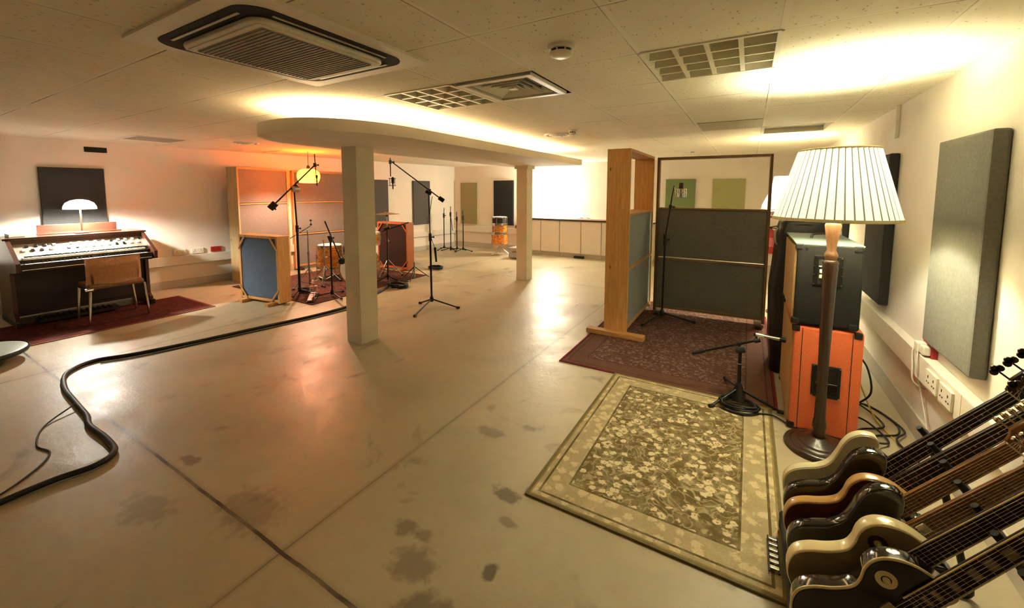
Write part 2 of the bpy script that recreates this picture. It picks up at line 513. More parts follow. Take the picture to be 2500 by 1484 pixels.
bm = NB(); box(bm, (1.0, -3, 0), (1.12, YF + .1, CEIL + .05)); struct('wall_right', bm, M['wall'])
bm = NB(); box(bm, (-9, YF, 0), (1.12, YF + .12, CEIL + .05)); struct('wall_far', bm, M['wall'])
bm = NB(); box(bm, (-9.2, -3.12, 0), (1.12, -3, CEIL + .05)); struct('wall_back', bm, M['wall'])
bm = NB()
a, b = lwall(-4.4), lwall(8.3)
p = [a, b, b - WLn * .12, a - WLn * .12]
vs = [bm.verts.new(q) for q in p] + [bm.verts.new(q + V(0, 0, CEIL + .05)) for q in p]
for f in ((0, 1, 2, 3), (4, 5, 6, 7), (0, 1, 5, 4), (1, 2, 6, 5), (2, 3, 7, 6), (3, 0, 4, 7)): bm.faces.new([vs[k] for k in f])
struct('wall_left', bm, M['wall'])

# perimeter cable trunking and skirting
bm = NB(); box(bm, (.938, -3, .43), (1.0, YF - .06, .585), .006)
for y in (-1.2, .8, 2.75, 4.9, 7.1): box(bm, (.9365, y, .432), (.939, y + .012, .583))
struct('trim_1', bm, M['trunk'])
bm = NB(); box(bm, (-7.3, YF - .06, .44), (1.0, YF, .6), .006); struct('trim_2', bm, M['trunk'])
def lbox(bm, s0, s1, o0, o1, z0, z1, bev=0):
    vs = box(bm, (o0, s0, z0), (o1, s1, z1), bev)
    for v in vs:
        v.co = lwall(v.co.y, v.co.x, v.co.z)
bm = NB(); lbox(bm, -4.1, 8.05, 0, .06, .37, .51, .006); struct('trim_3', bm, M['trunk'])
bm = NB(); box(bm, (.985, -3, 0), (1.0, YF, .145), .004); struct('baseboard_right', bm, M['skirt'])
bm = NB(); box(bm, (-7.3, YF - .015, 0), (1.0, YF, .145), .004); struct('baseboard_far', bm, M['skirt'])
bm = NB(); lbox(bm, -4.1, 8.05, 0, .015, 0, .12, .004); struct('baseboard_left', bm, M['skirt'])
bm = NB(); box(bm, (.975, 4.37, 2.0), (1.0, 4.41, CEIL), .003); struct('trim_4', bm, M['trunk'])

# two square columns carrying the oval ceiling raft
for (x0, x1, y0, y1) in ((-3.575, -3.355, 2.71, 2.93), (-3.53, -3.325, 6.21, 6.42)):
    bm = NB(); box(bm, (x0, y0, 0), (x1, y1, 2.02), .004)
    struct('column', bm, M['column'])
bm = NB(); box(bm, (-3.56, 6.18, 1.955), (-3.295, 6.45, 2.012), .006); struct('column_capital', bm, M['column'])

RX0, RX1, RY0, RY1 = -3.80, -2.46, 1.77, 6.55
def raft_outline(inset=0):
    cx = (RX0 + RX1) / 2; hw = (RX1 - RX0) / 2 - inset
    pts = []
    n = 40
    for k in range(n + 1):
        t = PI * k / n
        c_, s_ = math.cos(t), math.sin(t)
        e = 2 / 2.5
        pts.append((cx - hw * math.copysign(abs(c_) ** e, c_), RY0 + inset + 1.0 - (1.0) * abs(s_) ** e))
    pts += [(cx + hw, RY1 - inset), (cx - hw, RY1 - inset)]
    return pts
bm = NB(); prism(bm, raft_outline(), 2.008, 2.10)
raft = struct('ceiling_raft', bm, M['raft'])
M['led'] = emis('warm_led_strip', (1, .76, .47), .80)
bm = NB()
o, i_ = raft_outline(.09), raft_outline(.42)
for k in range(len(o)):
    j = (k + 1) % len(o)
    quad(bm, (*o[k], 2.108), (*o[j], 2.108), (*i_[j], 2.108), (*i_[k], 2.108))
led = obj('led_strip', bm, M['led'], raft)
# ------------------------------------------------------------------ ceiling fittings
def louvre_light(i, j, label):
    cx, cy = X0 + TX * (i + .5), Y0 + .6 * (j + .5)
    t = thing('louvre_ceiling_light', label, 'ceiling light', (cx, cy, CEIL), 0, 'recessed louvre lights')
    h = .293
    bm = NB()
    for s in (-1, 1):
        box(bm, (s * h - .012, -h, -.006), (s * h + .005 * s + .006, h, .09)); box(bm, (-h, s * h - .012, -.006), (h, s * h + .006, .09))
    obj('frame', bm, M['white_plastic'], t)
    bm = NB(); box(bm, (-h, -h, .085), (h, h, .095)); obj('back_tray', bm, M['reflector'], t)
    w = (2 * h - .02) / 4
    for k in range(1, 4):
        bm = NB(); x = -h + .01 + w * k
        vs = box(bm, (x - .011, -h + .01, -.004), (x + .011, h - .01, .06))
        for v in vs:
            if v.co.z > .03: v.co.x = x + (v.co.x - x) * .2
        obj('long_louvre', bm, M['reflector'], t)
    for k in range(0, 5):
        bm = NB(); y = -h + .012 + w * k
        vs = box(bm, (-h + .012, y - .008, -.002), (h - .012, y + .008, .055))
        for v in vs:
            if v.co.z > .03: v.co.y = y + (v.co.y - y) * .2
        obj('cross_blade', bm, M['reflector'], t)
    bm = NB()
    for k in range(4):
        x = -h + .01 + w * (k + .5); tube(bm, (x, -h + .03, .072), (x, h - .03, .072), .008, seg=8)
    obj('unlit_tubes', bm, M['white_plastic'], t)
louvre_light(0, 1, 'unlit recessed louvre light panel above the pleated lamp, in bright ceiling')
louvre_light(-3, 1, 'unlit recessed louvre light panel next to the square air vent')

def square_vent(cx, cy, h, label, rings=5):
    t = thing('ceiling_air_vent', label, 'air vent', (cx, cy, CEIL), 0)
    bm = NB()
    for s in (-1, 1):
        box(bm, (s * h - .022, -h - .022, -.012), (s * h + .022, h + .022, .01), .003); box(bm, (-h + .022, s * h - .022, -.0118), (h - .022, s * h + .022, .01), .003)
    obj('frame', bm, M['white_plastic'], t)
    bm = NB(); box(bm, (-h, -h, .07), (h, h, .08)); obj('duct_back', bm, M['dark_void'], t)
    for k in range(rings):
        r = h * (1 - (k + .75) / (rings + .6)); q = .026
        bm = NB()
        P = [(-r, -r), (r, -r), (r, r), (-r, r)]
        Q = [(a * (r + q) / r, b * (r + q) / r) for a, b in P]
        lo = [bm.verts.new((*p, .030)) for p in P]; hi = [bm.verts.new((*p, -.004)) for p in Q]
        lo2 = [bm.verts.new((*p, .033)) for p in P]; hi2 = [bm.verts.new((*p, -.001)) for p in Q]
        for a in range(4):
            b = (a + 1) % 4
            for A_, B_ in ((lo, hi), (lo2, hi2), (lo, lo2), (hi, hi2)):
                bm.faces.new((A_[a], A_[b], B_[b], B_[a]))
        obj('louvre_ring', bm, M['white_plastic'], t)
    bm = NB(); r = h * .1; box(bm, (-r, -r, -.006), (r, r, .0)); obj('centre_plate', bm, M['white_plastic'], t)
square_vent(X0 - TX * 1.5, Y0 + .9, .25, 'square ceiling air vent with stepped louvres beside the louvre light')

# air conditioning cassette
t = thing('ceiling_air_conditioner', 'large ceiling air conditioner panel with black rounded slot and square grille', 'air conditioner', (-1.97, 1.215, CEIL))
def rrect(h, r, n=8, hy=None):
    hy = hy or h
    out = []
    for (sx, sy, a0) in ((1, 1, 0), (-1, 1, 90), (-1, -1, 180), (1, -1, 270)):
        for k in range(n + 1):
            a = R(a0 + 90 * k / n); out.append((sx * (h - r) + r * math.cos(a), sy * (hy - r) + r * math.sin(a)))
    return out
bm = NB(); prism(bm, rrect(.475, .01, 2), -.014, 0, 0); obj('outer_panel', bm, M['white_plastic'], t)
bm = NB(); prism(bm, rrect(.402, .11), -.0165, -.012, 0); obj('air_slot', bm, M['dark_void'], t)
bm = NB(); prism(bm, rrect(.325, .07), -.036, -.015, .006); obj('centre_panel', bm, M['white_plastic'], t)
bm = NB()
for s in (-1, 1):
    box(bm, (s * .362 - .006, -.28, -.021), (s * .362 + .006, .28, -.017)); box(bm, (-.28, s * .362 - .006, -.021), (.28, s * .362 + .006, -.017))
obj('air_flap', bm, M['alu'], t)
bm = NB(); prism(bm, rrect(.30, .02, 3), -.040, -.035, .002); obj('grille_frame', bm, M['white_plastic'], t)
bm = NB()
prism(bm, rrect(.272, .01, 2), -.0425, -.039)
for k in range(26): box(bm, (-.268, -.265 + k * .0212, -.0455), (.268, -.256 + k * .0212, -.042))
obj('intake_grille', bm, M['grey_plastic'], t)

def detector(name, x, y, label, r=.05):
    t = thing(name, label, 'smoke detector', (x, y, CEIL))
    bm = NB(); lathe(bm, [(r * 1.05, 0), (r * 1.05, -.012), (r * .9, -.016), (r * .9, -.02)], 24); obj('base', bm, M['white_plastic'], t)
    bm = NB(); lathe(bm, [(r * .75, -.018), (r * .75, -.034)], 24, caps=False); obj('sensor_slot', bm, M['dark_void'], t)
    bm = NB(); lathe(bm, [(r * .9, -.032), (r * .88, -.044), (r * .6, -.052), (.001, -.053)], 24, caps=False)
    for k in range(8):
        a = k * PI / 4; tube(bm, (r * .8 * math.cos(a), r * .8 * math.sin(a), -.016), (r * .8 * math.cos(a), r * .8 * math.sin(a), -.036), .004, seg=6)
    obj('cover', bm, M['white_plastic'], t)
detector('smoke_detector', -.80, 1.83, 'white round smoke detector on the ceiling in front of the vent', .062)
detector('smoke_detector', -.864, 7.5, 'small white smoke detector above the far green wall panels', .045)
detector('smoke_detector', -1.75, 4.35, 'small white smoke detector on ceiling beside the lit raft', .045)

t = thing('recessed_ceiling_hatch', 'dark open ceiling tile above the pleated lamp shade', 'ceiling hatch', (X0 + TX * 1.5, Y0 + .6 * 6.5, CEIL))
bm = NB(); h = .29
for s in (-1, 1):
    box(bm, (s * h - .008, -h, -.003), (s * h + .008, h, .12)); box(bm, (-h, s * h - .008, -.003), (h, s * h + .008, .12))
obj('frame', bm, M['trunk'], t)
bm = NB(); box(bm, (-h, -h, .05), (h, h, .12)); obj('recess_panel', bm, mk('dull_grey_board', '7d735c', .9), t)
bm = NB(); prism(bm, rrect(.285, .004, 1), -.006, .004); tag(obj('flat_ceiling_panel', bm, M['alu'], None, (X0 + TX * .5, Y0 + .6 * 5.5, CEIL)), 'flat plain ceiling light panel beside the dark open tile', 'ceiling light')
def diffuser(x, y, label):
    t = thing('round_ceiling_diffuser', label, 'air vent', (x, y, CEIL))
    bm = NB(); lathe(bm, [(.16, 0), (.155, -.012), (.13, -.012), (.13, 0)], 32, caps=False); obj('outer_ring', bm, M['trunk'], t)
    bm = NB(); lathe(bm, [(.10, -.004), (.095, -.018), (.07, -.012), (.06, -.022), (.001, -.024)], 32, caps=False); obj('inner_cone', bm, M['trunk'], t)
diffuser(-6.3, 3.2, 'round ceiling diffuser on the dim side towards the organ')
diffuser(-2.05, 4.6, 'round ceiling diffuser on ceiling right of the lit raft')
t = thing('ceiling_diffuser_panel', 'flat grey ceiling diffuser panel near the organ wall', 'air vent', (-6.9, 2.35, CEIL))
bm = NB(); prism(bm, rrect(.29, .004, 1), -.008, 0); obj('frame', bm, M['trunk'], t)
bm = NB(); prism(bm, rrect(.25, .004, 1), -.011, -.007); obj('mesh_plate', bm, M['grey_plastic'], t)
bm = NB(); prism(bm, rrect(.29, .004, 1), -.008, 0)
tag(obj('ceiling_diffuser_panel', bm, M['trunk'], None, (-7.2, 4.35, CEIL)), 'square ceiling diffuser above the orange pendant lamp corner', 'air vent')

# wall vent above organ
t = thing('wall_air_brick', 'small black rectangular vent high on the wall above the organ', 'vent', lwall(.87, 0, 2.14), -WL)
bm = NB(); box(bm, (0, -.115, -.036), (.01, .115, .036), .003); obj('frame', bm, M['black_metal'], t)
bm = NB()
for k in range(5): box(bm, (.009, -.105, -.03 + k * .013), (.014, .105, -.024 + k * .013))
obj('slats', bm, M['black_metal'], t)

# ------------------------------------------------------------------ acoustic panels on the walls
PG = 'acoustic panels hung on the walls'
def panel_on_right(y0, y1, z0, z1, m, label, th=.062):
    bm = NB(); box(bm, (.998 - th, y0, z0), (.998, y1, z1), .012)
    o = obj('mounted_acoustic_panel', bm, m); tag(o, label, 'acoustic panel', PG); return o
panel_on_right(2.70, 3.31, .688, 1.858, M['fab_grey'], 'nearest grey fabric acoustic panel on the wall beside the guitars')
panel_on_right(4.27, 4.88, .66, 1.872, M['fab_char'], 'dark acoustic panel on the wall behind the pleated lamp')
panel_on_right(5.93, 6.5, .66, 1.86, M['fab_char'], 'dark acoustic panel seen as a thin strip above the black amplifier cabinet')
def panel_far(x0, x1, z0, z1, m, label, th=.05):
    bm = NB(); box(bm, (x0, YF - th - .002, z0), (x1, YF - .002, z1), .008)
    tag(obj('mounted_acoustic_panel', bm, m), label, 'acoustic panel', PG)
panel_far(-7.05, -6.47, .655, 1.80, M['fab_olive'], 'olive acoustic panel in the far corner behind the folded microphone stands')
panel_far(-5.94, -5.33, .67, 1.85, M['fab_black'], 'black acoustic panel behind the stacked orange drums')
panel_far(-1.56, -.98, .68, 1.83, M['fab_green'], 'dark green acoustic panel behind the studio microphone')
panel_far(-.655, -.075, .68, 1.82, M['fab_lime'], 'light lime green acoustic panel right of the dark green one')
def panel_left(s0, s1, z0, z1, m, label, th=.05):
    bm = NB(); lbox(bm, s0, s1, 0, th, z0, z1, .008)
    tag(obj('mounted_acoustic_panel', bm, m), label, 'acoustic panel', PG)
panel_left(.31, .93, .72, 1.875, M['fab_char'], 'dark acoustic panel on the wall behind the organ lamp')
panel_left(5.30, 5.79, .72, 1.83, M['fab_mid'], 'grey acoustic panel half hidden behind the near white column')
panel_left(6.56, 7.12, .70, 1.83, M['fab_mid'], 'grey acoustic panel in the corner behind the tall boom stand')

# ------------------------------------------------------------------ sockets and small wall boxes
def socket_left(s, label, m=None, w=.16):
    t = thing('wall_socket', label, 'socket', lwall(s, 0, .57), -WL)
    bm = NB(); box(bm, (0, -w / 2, -.042), (.028, w / 2, .042), .004); obj('face_plate', bm, m or M['white_plastic'], t)
    bm = NB()
    for k in (-1, 1):
        box(bm, (.0275, k * w / 4 - .004, .006), (.0292, k * w / 4 + .004, .018)); box(bm, (.0275, k * w / 4 - .02, -.016), (.0292, k * w / 4 - .008, -.01)); box(bm, (.0275, k * w / 4 + .008, -.016), (.0292, k * w / 4 + .02, -.01))
    obj('pin_holes', bm, M['dark_void'], t)
socket_left(1.74, 'white double socket on the trunking, nearest the organ')
socket_left(1.98, 'white double socket on the trunking, beside the red one')
socket_left(2.24, 'red double socket above trunking beside the tall wooden screen', M['red'], .15)
socket_left(-.16, 'red socket above trunking at left of the organ', M['red'], .12)
t = thing('wall_socket', 'red and white plug socket above trunking under the near grey panel', 'socket', (1.0, 3.33, .625))
bm = NB(); box(bm, (-.03, -.07, -.042), (0, .07, .042), .004); obj('face_plate', bm, M['red'], t)
bm = NB(); box(bm, (-.075, .0, -.03), (-.028, .06, .03), .008); obj('plug', bm, M['white_plastic'], t)
bm = NB(); box(bm, (-.065, -.06, -.028), (-.028, -.008, .028), .008); obj('plug', bm, M['white_plastic'], t)
for k, (y, lb) in enumerate(((3.09, 'white double socket in trunking, further from the guitars'), (2.9, 'white double socket in trunking, close above guitar necks'))):
    t = thing('trunking_socket', lb, 'socket', (.938, y, .507))
    bm = NB(); box(bm, (-.012, -.078, -.05), (.0, .078, .05), .003); obj('face_plate', bm, M['white_plastic'], t)
    bm = NB()
    for s in (-1, 1): box(bm, (-.0135, s * .038 - .004, .008), (-.0115, s * .038 + .004, .022)); box(bm, (-.0135, s * .038 - .018, -.02), (-.0115, s * .038 - .008, -.013)); box(bm, (-.0135, s * .038 + .008, -.02), (-.0115, s * .038 + .018, -.013))
    obj('pin_holes', bm, M['dark_void'], t)
bm = NB(); box(bm, (-5.27, YF - .05, .60), (-5.12, YF, .68), .004); tag(obj('wall_socket', bm, M['red']), 'red socket on far trunking beside the black wall panel', 'socket')

# ------------------------------------------------------------------ counter along the far wall
CY = 8.95
edges = [-5.02, -4.40, -3.90, -3.36, -2.87, -1.75]
labs = ['pale cabinet unit at the left end, beside the far column', 'pale cabinet unit second from the far column', 'pale cabinet unit third from the far column',
        'pale cabinet unit above the black floor box', 'pale cabinet unit beside the pine screen post']
for k in range(5):
    x0, x1 = edges[k] + .003, edges[k + 1] - .003; w = x1 - x0
    t = thing('base_cabinet', labs[k], 'cabinet', ((x0 + x1) / 2, CY, 0), 0, 'cabinets along the far wall')
    bm = NB(); box(bm, (-w / 2, .02, .10), (w / 2, .29, .872)); obj('body', bm, M['counter_white'], t)
    bm = NB(); box(bm, (-w / 2, .05, 0), (w / 2, .28, .10)); obj('plinth', bm, M['skirt'], t)
    bm = NB(); box(bm, (-w / 2 + .006, 0, .115), (w / 2 - .006, .02, .86), .003); obj('door', bm, M['counter_white'], t)
bm = NB(); box(bm, (-5.05, CY - .02, .875), (-1.72, YF - .005, .91), .004)
t = tag(obj('worktop', bm, M['worktop_edge']), 'long dark-edged worktop over the pale far cabinets', 'worktop')
bm = NB(); box(bm, (-5.045, CY - .012, .9095), (-1.725, YF - .008, .9125)); obj('top_surface', bm, M['worktop'], t, label='pale laminate top surface')
bm = NB(); box(bm, (-3.52, CY - .03, .0), (-3.28, CY + .05, .05), .005); tag(obj('floor_box', bm, M['black_plastic']), 'small black box on the floor under the far cabinets', 'box')
bm = NB(); box(bm, (-4.0, CY + .05, .9125), (-2.8, CY + .13, .922), .003); tag(obj('red_tray', bm, mk('dull_red_card', 'a8584c', .7)), 'thin red strip lying along the far worktop', 'tray')
t = thing('crumpled_paper', 'dark crumpled paper lying on the far worktop', 'paper', (-3.35, CY + .12, .9225))
bm = NB()
for k in range(5):
    a = -.16 + .08 * k; z = .012 + .02 * (k % 2)
    quad(bm, (a, -.05, z), (a + .08, -.05, .012 + .02 * ((k + 1) % 2)), (a + .08, .06, .012 + .02 * ((k + 1) % 2)), (a, .06, z))
bmesh.ops.solidify(bm, geom=bm.faces[:], thickness=.004)
obj('sheet', bm, mk('brown_paper', '8a5a4a', .8), t)

# ------------------------------------------------------------------ wooden screens (gobos)
def tall_gobo(name, label, W, D, H, post, felts, opening, loc, rotz, feet=True, bottom=.07, slim=.03, cross=None, rail=.024):
    """local x = width (0..W), y = depth (0..D, front at 0)"""
    t = thing(name, label, 'studio screen', loc, rotz, 'wooden studio screens')
    for x0 in (0, W - slim):
        bm = NB(); box(bm, (x0, 0, .03 if feet else 0), (x0 + slim, D, H), .003); obj('side_board', bm, post, t)
    bm = NB(); box(bm, (slim, 0, H - slim), (W - slim, D, H), .003); obj('top_board', bm, cross or M['pine_x'], t)
    bm = NB(); box(bm, (slim, 0, bottom - .0), (W - slim, D, bottom + slim), .003); obj('bottom_board', bm, cross or M['pine_x'], t)
    for (z0, z1, m) in felts:
        bm = NB(); box(bm, (slim, .015, z0), (W - slim, D - .015, z1), .006); obj('felt_panel', bm, m, t)
    for z in opening:
        bm = NB(); box(bm, (slim, -.004, z), (W - slim, D + .004, z + rail), .003); obj('cross_rail', bm, cross or M['pine_x'], t)
    return t
# booth: side screen runs away from the camera, back screen faces it
t = tall_gobo('studio_screen', 'tall pine framed screen with open top, its broad end board facing the room', 1.24, .25, 2.01, M['pine'],
              [(.08, 1.30, M['felt_lit'])], [.72, 1.30], (-1.085, 4.32, .0095), R(90))
# its near foot
bm = NB(); vs = box(bm, (-.10, -.20, 0), (-.001, .42, .05), .006)
obj('foot', bm, M['pine_y'], t)
bm = NB(); box(bm, (1.10, .251, 0), (1.20, .50, .05), .006); obj('foot', bm, M['pine_y'], t)
t = tall_gobo('studio_screen', 'tall slim framed grey screen with open top behind the vocal microphone', 1.235, .10, 1.985, wood('brown_frame_wood', '5a3c1e', '76532c', .6, 2, 5),
              [(.09, .70, M['felt_shaded']), (.735, 1.34, M['felt_shaded'])], [.70, 1.34], (-1.02, 5.385, .0095), R(2), cross=wood('grey_brown_wood', '6a5232', '8a6c44', .65, 0, 5), rail=.018)
for x in (.03, 1.14):
    bm = NB(); box(bm, (x, -.13, 0), (x + .06, .22, .035), .004); obj('foot', bm, M['darkwood'], t)
# drum corner: two along the left wall
f3 = [(.10, .70, M['felt_mid']), (.73, 1.33, M['felt_mid']), (1.36, 1.94, M['felt_mid'])]
t = tall_gobo('studio_screen', 'tall dark felt screen with worn pale end board, nearest along the drum corner', 1.05, .22, 1.96, M['ply'], f3, [.70, 1.33], (-7.33, 3.54, 0), R(104.2), slim=.03)
t = tall_gobo('studio_screen', 'tall dark felt screen behind the orange pendant lamp and drums', 1.2, .095, 1.96, M['pine'], f3, [.70, 1.33], (-7.675, 4.70, 0), R(90) - WL, slim=.035)
for t_ in (t,):
    for x in (.05, 1.08):
        bm = NB(); box(bm, (x, -.10, 0), (x + .07, .10, .05), .004); obj('foot', bm, M['darkwood'], t_)

def low_gobo(label, felt, frame, loc, rotz, W=.80, H=.95, D=.18):
    t = thing('low_studio_screen', label, 'studio screen', loc, rotz, 'low studio screens')
    s = .035
    for x0 in (0, W - s):
        bm = NB(); box(bm, (x0, 0, .03), (x0 + s, D, H), .003); obj('side_board', bm, frame, t)
    bm = NB(); box(bm, (s, 0, H - s), (W - s, D, H), .003); obj('top_board', bm, frame, t)
    bm = NB(); box(bm, (s, 0, .04), (W - s, D, .04 + s), .003); obj('bottom_board', bm, frame, t)
    bm = NB(); box(bm, (s, .012, .075), (W - s, D - .012, H - s), .008); obj('felt_panel', bm, felt, t)
    for (xa, za, xb, zb) in ((.0, H - .20, .15, H - .01), (W, H - .20, W - .15, H - .01), (0, .22, .15, .05), (W, .22, W - .15, .05)):
        bm = NB()
        d = V(xb - xa, 0, zb - za); L = d.length; ang = math.atan2(d.z, d.x)
        box(bm, (0, -.012, -.011), (L, .0, .011), .002, Matrix.Rotation(-ang, 3, 'Y'), (0, 0, 0))
        for v in bm.verts: v.co += V(xa, 0, za)
        obj('corner_brace', bm, frame, t)
    for x in (.10, W - .17):
        bm = NB(); box(bm, (x, -.10, 0), (x + .07, D + .10, .04), .004); obj('foot', bm, frame, t)
    return t
low_gobo('low screen with blue felt and pine frame in front of the drums', M['felt_blue'], M['pine'], (-6.265, 3.0, 0), R(7))
low_gobo('low screen with dark felt and orange-brown frame beyond the drum kit', M['felt_maroon'], wood('orange_brown_wood', '9a5226', 'b4662f', .55, 2, 5), (-6.50, 5.72, 0), R(2))

# ------------------------------------------------------------------ rugs
def rug(name, label, cx, cy, hx, hy, m, edge, th=.008, rot=0, z=0.0):
    t = thing(name, label, 'rug', (cx, cy, z), rot)
    bm = NB(); prism(bm, [(-hx, -hy), (hx, -hy), (hx, hy), (-hx, hy)], .0005, th); obj('pile', bm, m, t)
    bm = NB()
    for s in (-1, 1):
        box(bm, (s * hx - .008, -hy - .008, .0008), (s * hx + .008, hy + .008, th + .0015), .002); box(bm, (-hx + .008, s * hy - .008, .0009), (hx - .008, s * hy + .008, th + .0013), .002)
    obj('bound_edge', bm, edge, t)
    return t
mb = rug_mat('beige_floral_rug', .565, .81, lin('6f5f38'), lin('dccba2'), lin('d2c096'), lin('8f7d50'), 19, .17, .018)
rug('floral_rug', 'beige floral rug with olive field in the foreground', -.365, 2.565, .565, .81, mb, mk('olive_rug_edge', '6f6238', .9), .010)
mr = rug_mat('dark_red_rug', .845, 1.26, lin('5c3d30'), lin('94796a'), lin('704f3f'), lin('5e1a1c'), 26, .20, .018, lin('5a4130'), .75)
rug('red_rug', 'dark red patterned rug under the vocal booth screens', -.605, 4.64, .845, 1.26, mr, mk('crimson_rug_edge', '6e1518', .9), .008)
md = rug_mat('drum_rug', 1.05, 1.15, lin('4a2c24'), lin('7a5a4a'), lin('5a362c'), lin('4a1a16'), 22, .2, .02, lin('6a4a3c'), .8)
rug('drum_rug', 'worn red-brown rug under the drum kit', -6.19, 4.5, 1.05, 1.15, md, mk('brown_rug_edge', '47241c', .9))
mo = rug_mat('organ_rug', .55, 1.5, lin('42180f'), lin('6a3628'), lin('521f16'), lin('6e3a30'), 22, .18, .03, lin('552218'), .7)
rug('organ_rug', 'dark red runner rug under the organ and chair', -6.74, 1.13, .54, 1.5, mo, mk('pinkish_rug_edge', '84503f', .9))

# ------------------------------------------------------------------ light sources: lamps
def point(name, loc, energy, color, radius, parent=None):
    d = bpy.data.lights.new(name, 'POINT'); d.energy = energy; d.color = color; d.shadow_soft_size = radius
    o = bpy.data.objects.new(name, d); COL.objects.link(o); o.location = loc
    if parent: o.parent = parent
    return o
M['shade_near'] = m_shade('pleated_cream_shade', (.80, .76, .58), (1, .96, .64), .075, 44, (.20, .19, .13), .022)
M['shade_bell'] = m_shade('bell_cream_shade', (.8, .76, .6), (1, .9, .6), .25, tw=.04)
M['shade_orange'] = m_shade('orange_acrylic_shade', (.9, .21, .01), (1, .24, .008), .8, tw=.4)
M['opal'] = m_shade('opal_glass', (.9, .9, .88), (1, .97, .90), .13, tw=.012)
M['bulb'] = emis('glowing_bulb', (1, .85, .55), 8)

# pleated standard lamp
LP = (.43, 2.99)
t = thing('floor_lamp', 'dark wooden standard lamp with pleated cream shade in front of orange cabinet', 'lamp', (LP[0], LP[1], 0))
bm = NB(); lathe(bm, [(.001, 0), (.172, 0), (.176, .012), (.170, .028), (.150, .036), (.142, .034), (.132, .044), (.110, .050), (.102, .047), (.085, .058), (.060, .066), (.052, .075), (.035, .082)], 48, sharp=50)
obj('base', bm, M['darkwood'], t)
bm = NB(); lathe(bm, [(.028, .075), (.036, .10), (.030, .125), (.036, .14), (.034, .17), (.029, .20), (.026, .40), (.030, .415), (.026, .43), (.028, .60), (.034, .95), (.037, 1.10), (.040, 1.125), (.036, 1.14), (.041, 1.155), (.030, 1.17)], 24, sharp=60)
obj('post', bm, M['darkwood'], t)
bm = NB(); lathe(bm, [(.026, 1.165), (.031, 1.185), (.034, 1.20), (.028, 1.215), (.022, 1.23), (.026, 1.27), (.034, 1.33), (.040, 1.375), (.036, 1.385)], 24, sharp=60)
obj('turned_finial', bm, M['lightwood'], t, label='lighter turned wood section under the shade')
bm = NB(); lathe(bm, [(.016, 1.38), (.018, 1.47), (.012, 1.50)], 16); obj('bulb_holder', bm, M['white_plastic'], t)
bm = NB(); lathe(bm, [(.012, 1.49), (.024, 1.51), (.030, 1.53), (.022, 1.548), (.001, 1.555)], 20, caps=False); obj('bulb', bm, M['bulb'], t)
bm = NB()
n = 44 * 6; zb, zt, rb, rt = 1.412, 1.812, .298, .186
rings = []
for z, r in ((zb, rb), (zb + .2, (rb + rt) / 2), (zt, rt)):
    ring = []
    for k in range(n):
        a = 2 * PI * k / n; ph = (k % 6) / 6
        rr = r + .004 * (ph if ph < .85 else 0)
        ring.append(bm.verts.new((rr * math.cos(a), rr * math.sin(a), z)))
    rings.append(ring)
for i in range(2):
    for k in range(n):
        f = bm.faces.new((rings[i][k], rings[i][(k + 1) % n], rings[i + 1][(k + 1) % n], rings[i + 1][k]))
sh = obj('pleated_shade', bm, M['shade_near'], t)
M['trimtape'] = mk('cream_braid', 'd8cda0', .8)
bm = NB(); lathe(bm, [(rb + .004, zb - .006), (rb + .007, zb), (rb + .004, zb + .012), (rb - .002, zb + .01), (rb + .002, zb - .006)], 64, caps=False); obj('lower_trim', bm, M['trimtape'], sh)
bm = NB(); lathe(bm, [(rt + .003, zt - .010), (rt + .007, zt), (rt + .003, zt + .004), (rt - .002, zt)], 64, caps=False); obj('upper_trim', bm, M['trimtape'], sh)
bm = NB()
for k in range(3):
    a = k * 2 * PI / 3; tube(bm, (.016 * math.cos(a), .016 * math.sin(a), 1.47), (rb * .97 * math.cos(a), rb * .97 * math.sin(a), zb + .02), .002, seg=6)
obj('shade_carrier', bm, M['steel'], t)
NEAR_L = point('lamp_light', (0, 0, 1.62), 5.2, (1, .97, .74), .05, t)

# bell shaded lamp at the back
t = thing('floor_lamp', 'second standard lamp with bell shaped cream shade behind the black bag', 'lamp', (.40, 6.2, 0))
bm = NB(); lathe(bm, [(.001, 0), (.15, 0), (.15, .02), (.05, .04), (.03, .06), (.014, .08), (.014, 1.3), (.02, 1.34), (.012, 1.4)], 24); obj('stand', bm, M['darkwood'], t)
bm = NB(); lathe(bm, [(.262, 1.325), (.255, 1.40), (.225, 1.47), (.185, 1.56), (.155, 1.66), (.140, 1.765)], 48, caps=False); sh = obj('bell_shade', bm, M['shade_bell'], t)
bm = NB()
pts = [( (.266 + .006 * math.cos(8 * a)) * math.cos(a), (.266) * math.sin(a), 1.335 + .018 * abs(math.sin(4 * a))) for a in [2 * PI * k / 96 for k in range(96)]]
path(bm, pts, .006, 6, True); obj('scalloped_trim', bm, M['trimtape'], sh)
BELL_L = point('lamp_light', (0, 0, 1.52), 9, (1, .96, .78), .04, t)

# orange pendant
PX, PY = -6.70, 4.40
t = thing('pendant_lamp', 'glowing orange domed pendant lamp over the drums', 'lamp', (PX, PY, 1.825))
prof = [(.142, -.118), (.165, -.085), (.182, -.03), (.185, .015), (.172, .062), (.140, .097), (.09, .118), (.03, .125)]
bm = NB(); lathe(bm, prof, 40, caps=False); obj('domed_shade', bm, M['shade_orange'], t)
bm = NB(); lathe(bm, [(.03, .125), (.025, .17), (.012, .19)], 16); obj('cap', bm, M['black_plastic'], t)
bm = NB(); tube(bm, (0, 0, .185), (0, 0, CEIL - 1.825), .004, seg=8); obj('flex', bm, M['cable'], t)
PEND_L = point('lamp_light', (0, 0, -.055), 11.5, (1, .86, .62), .035, t)

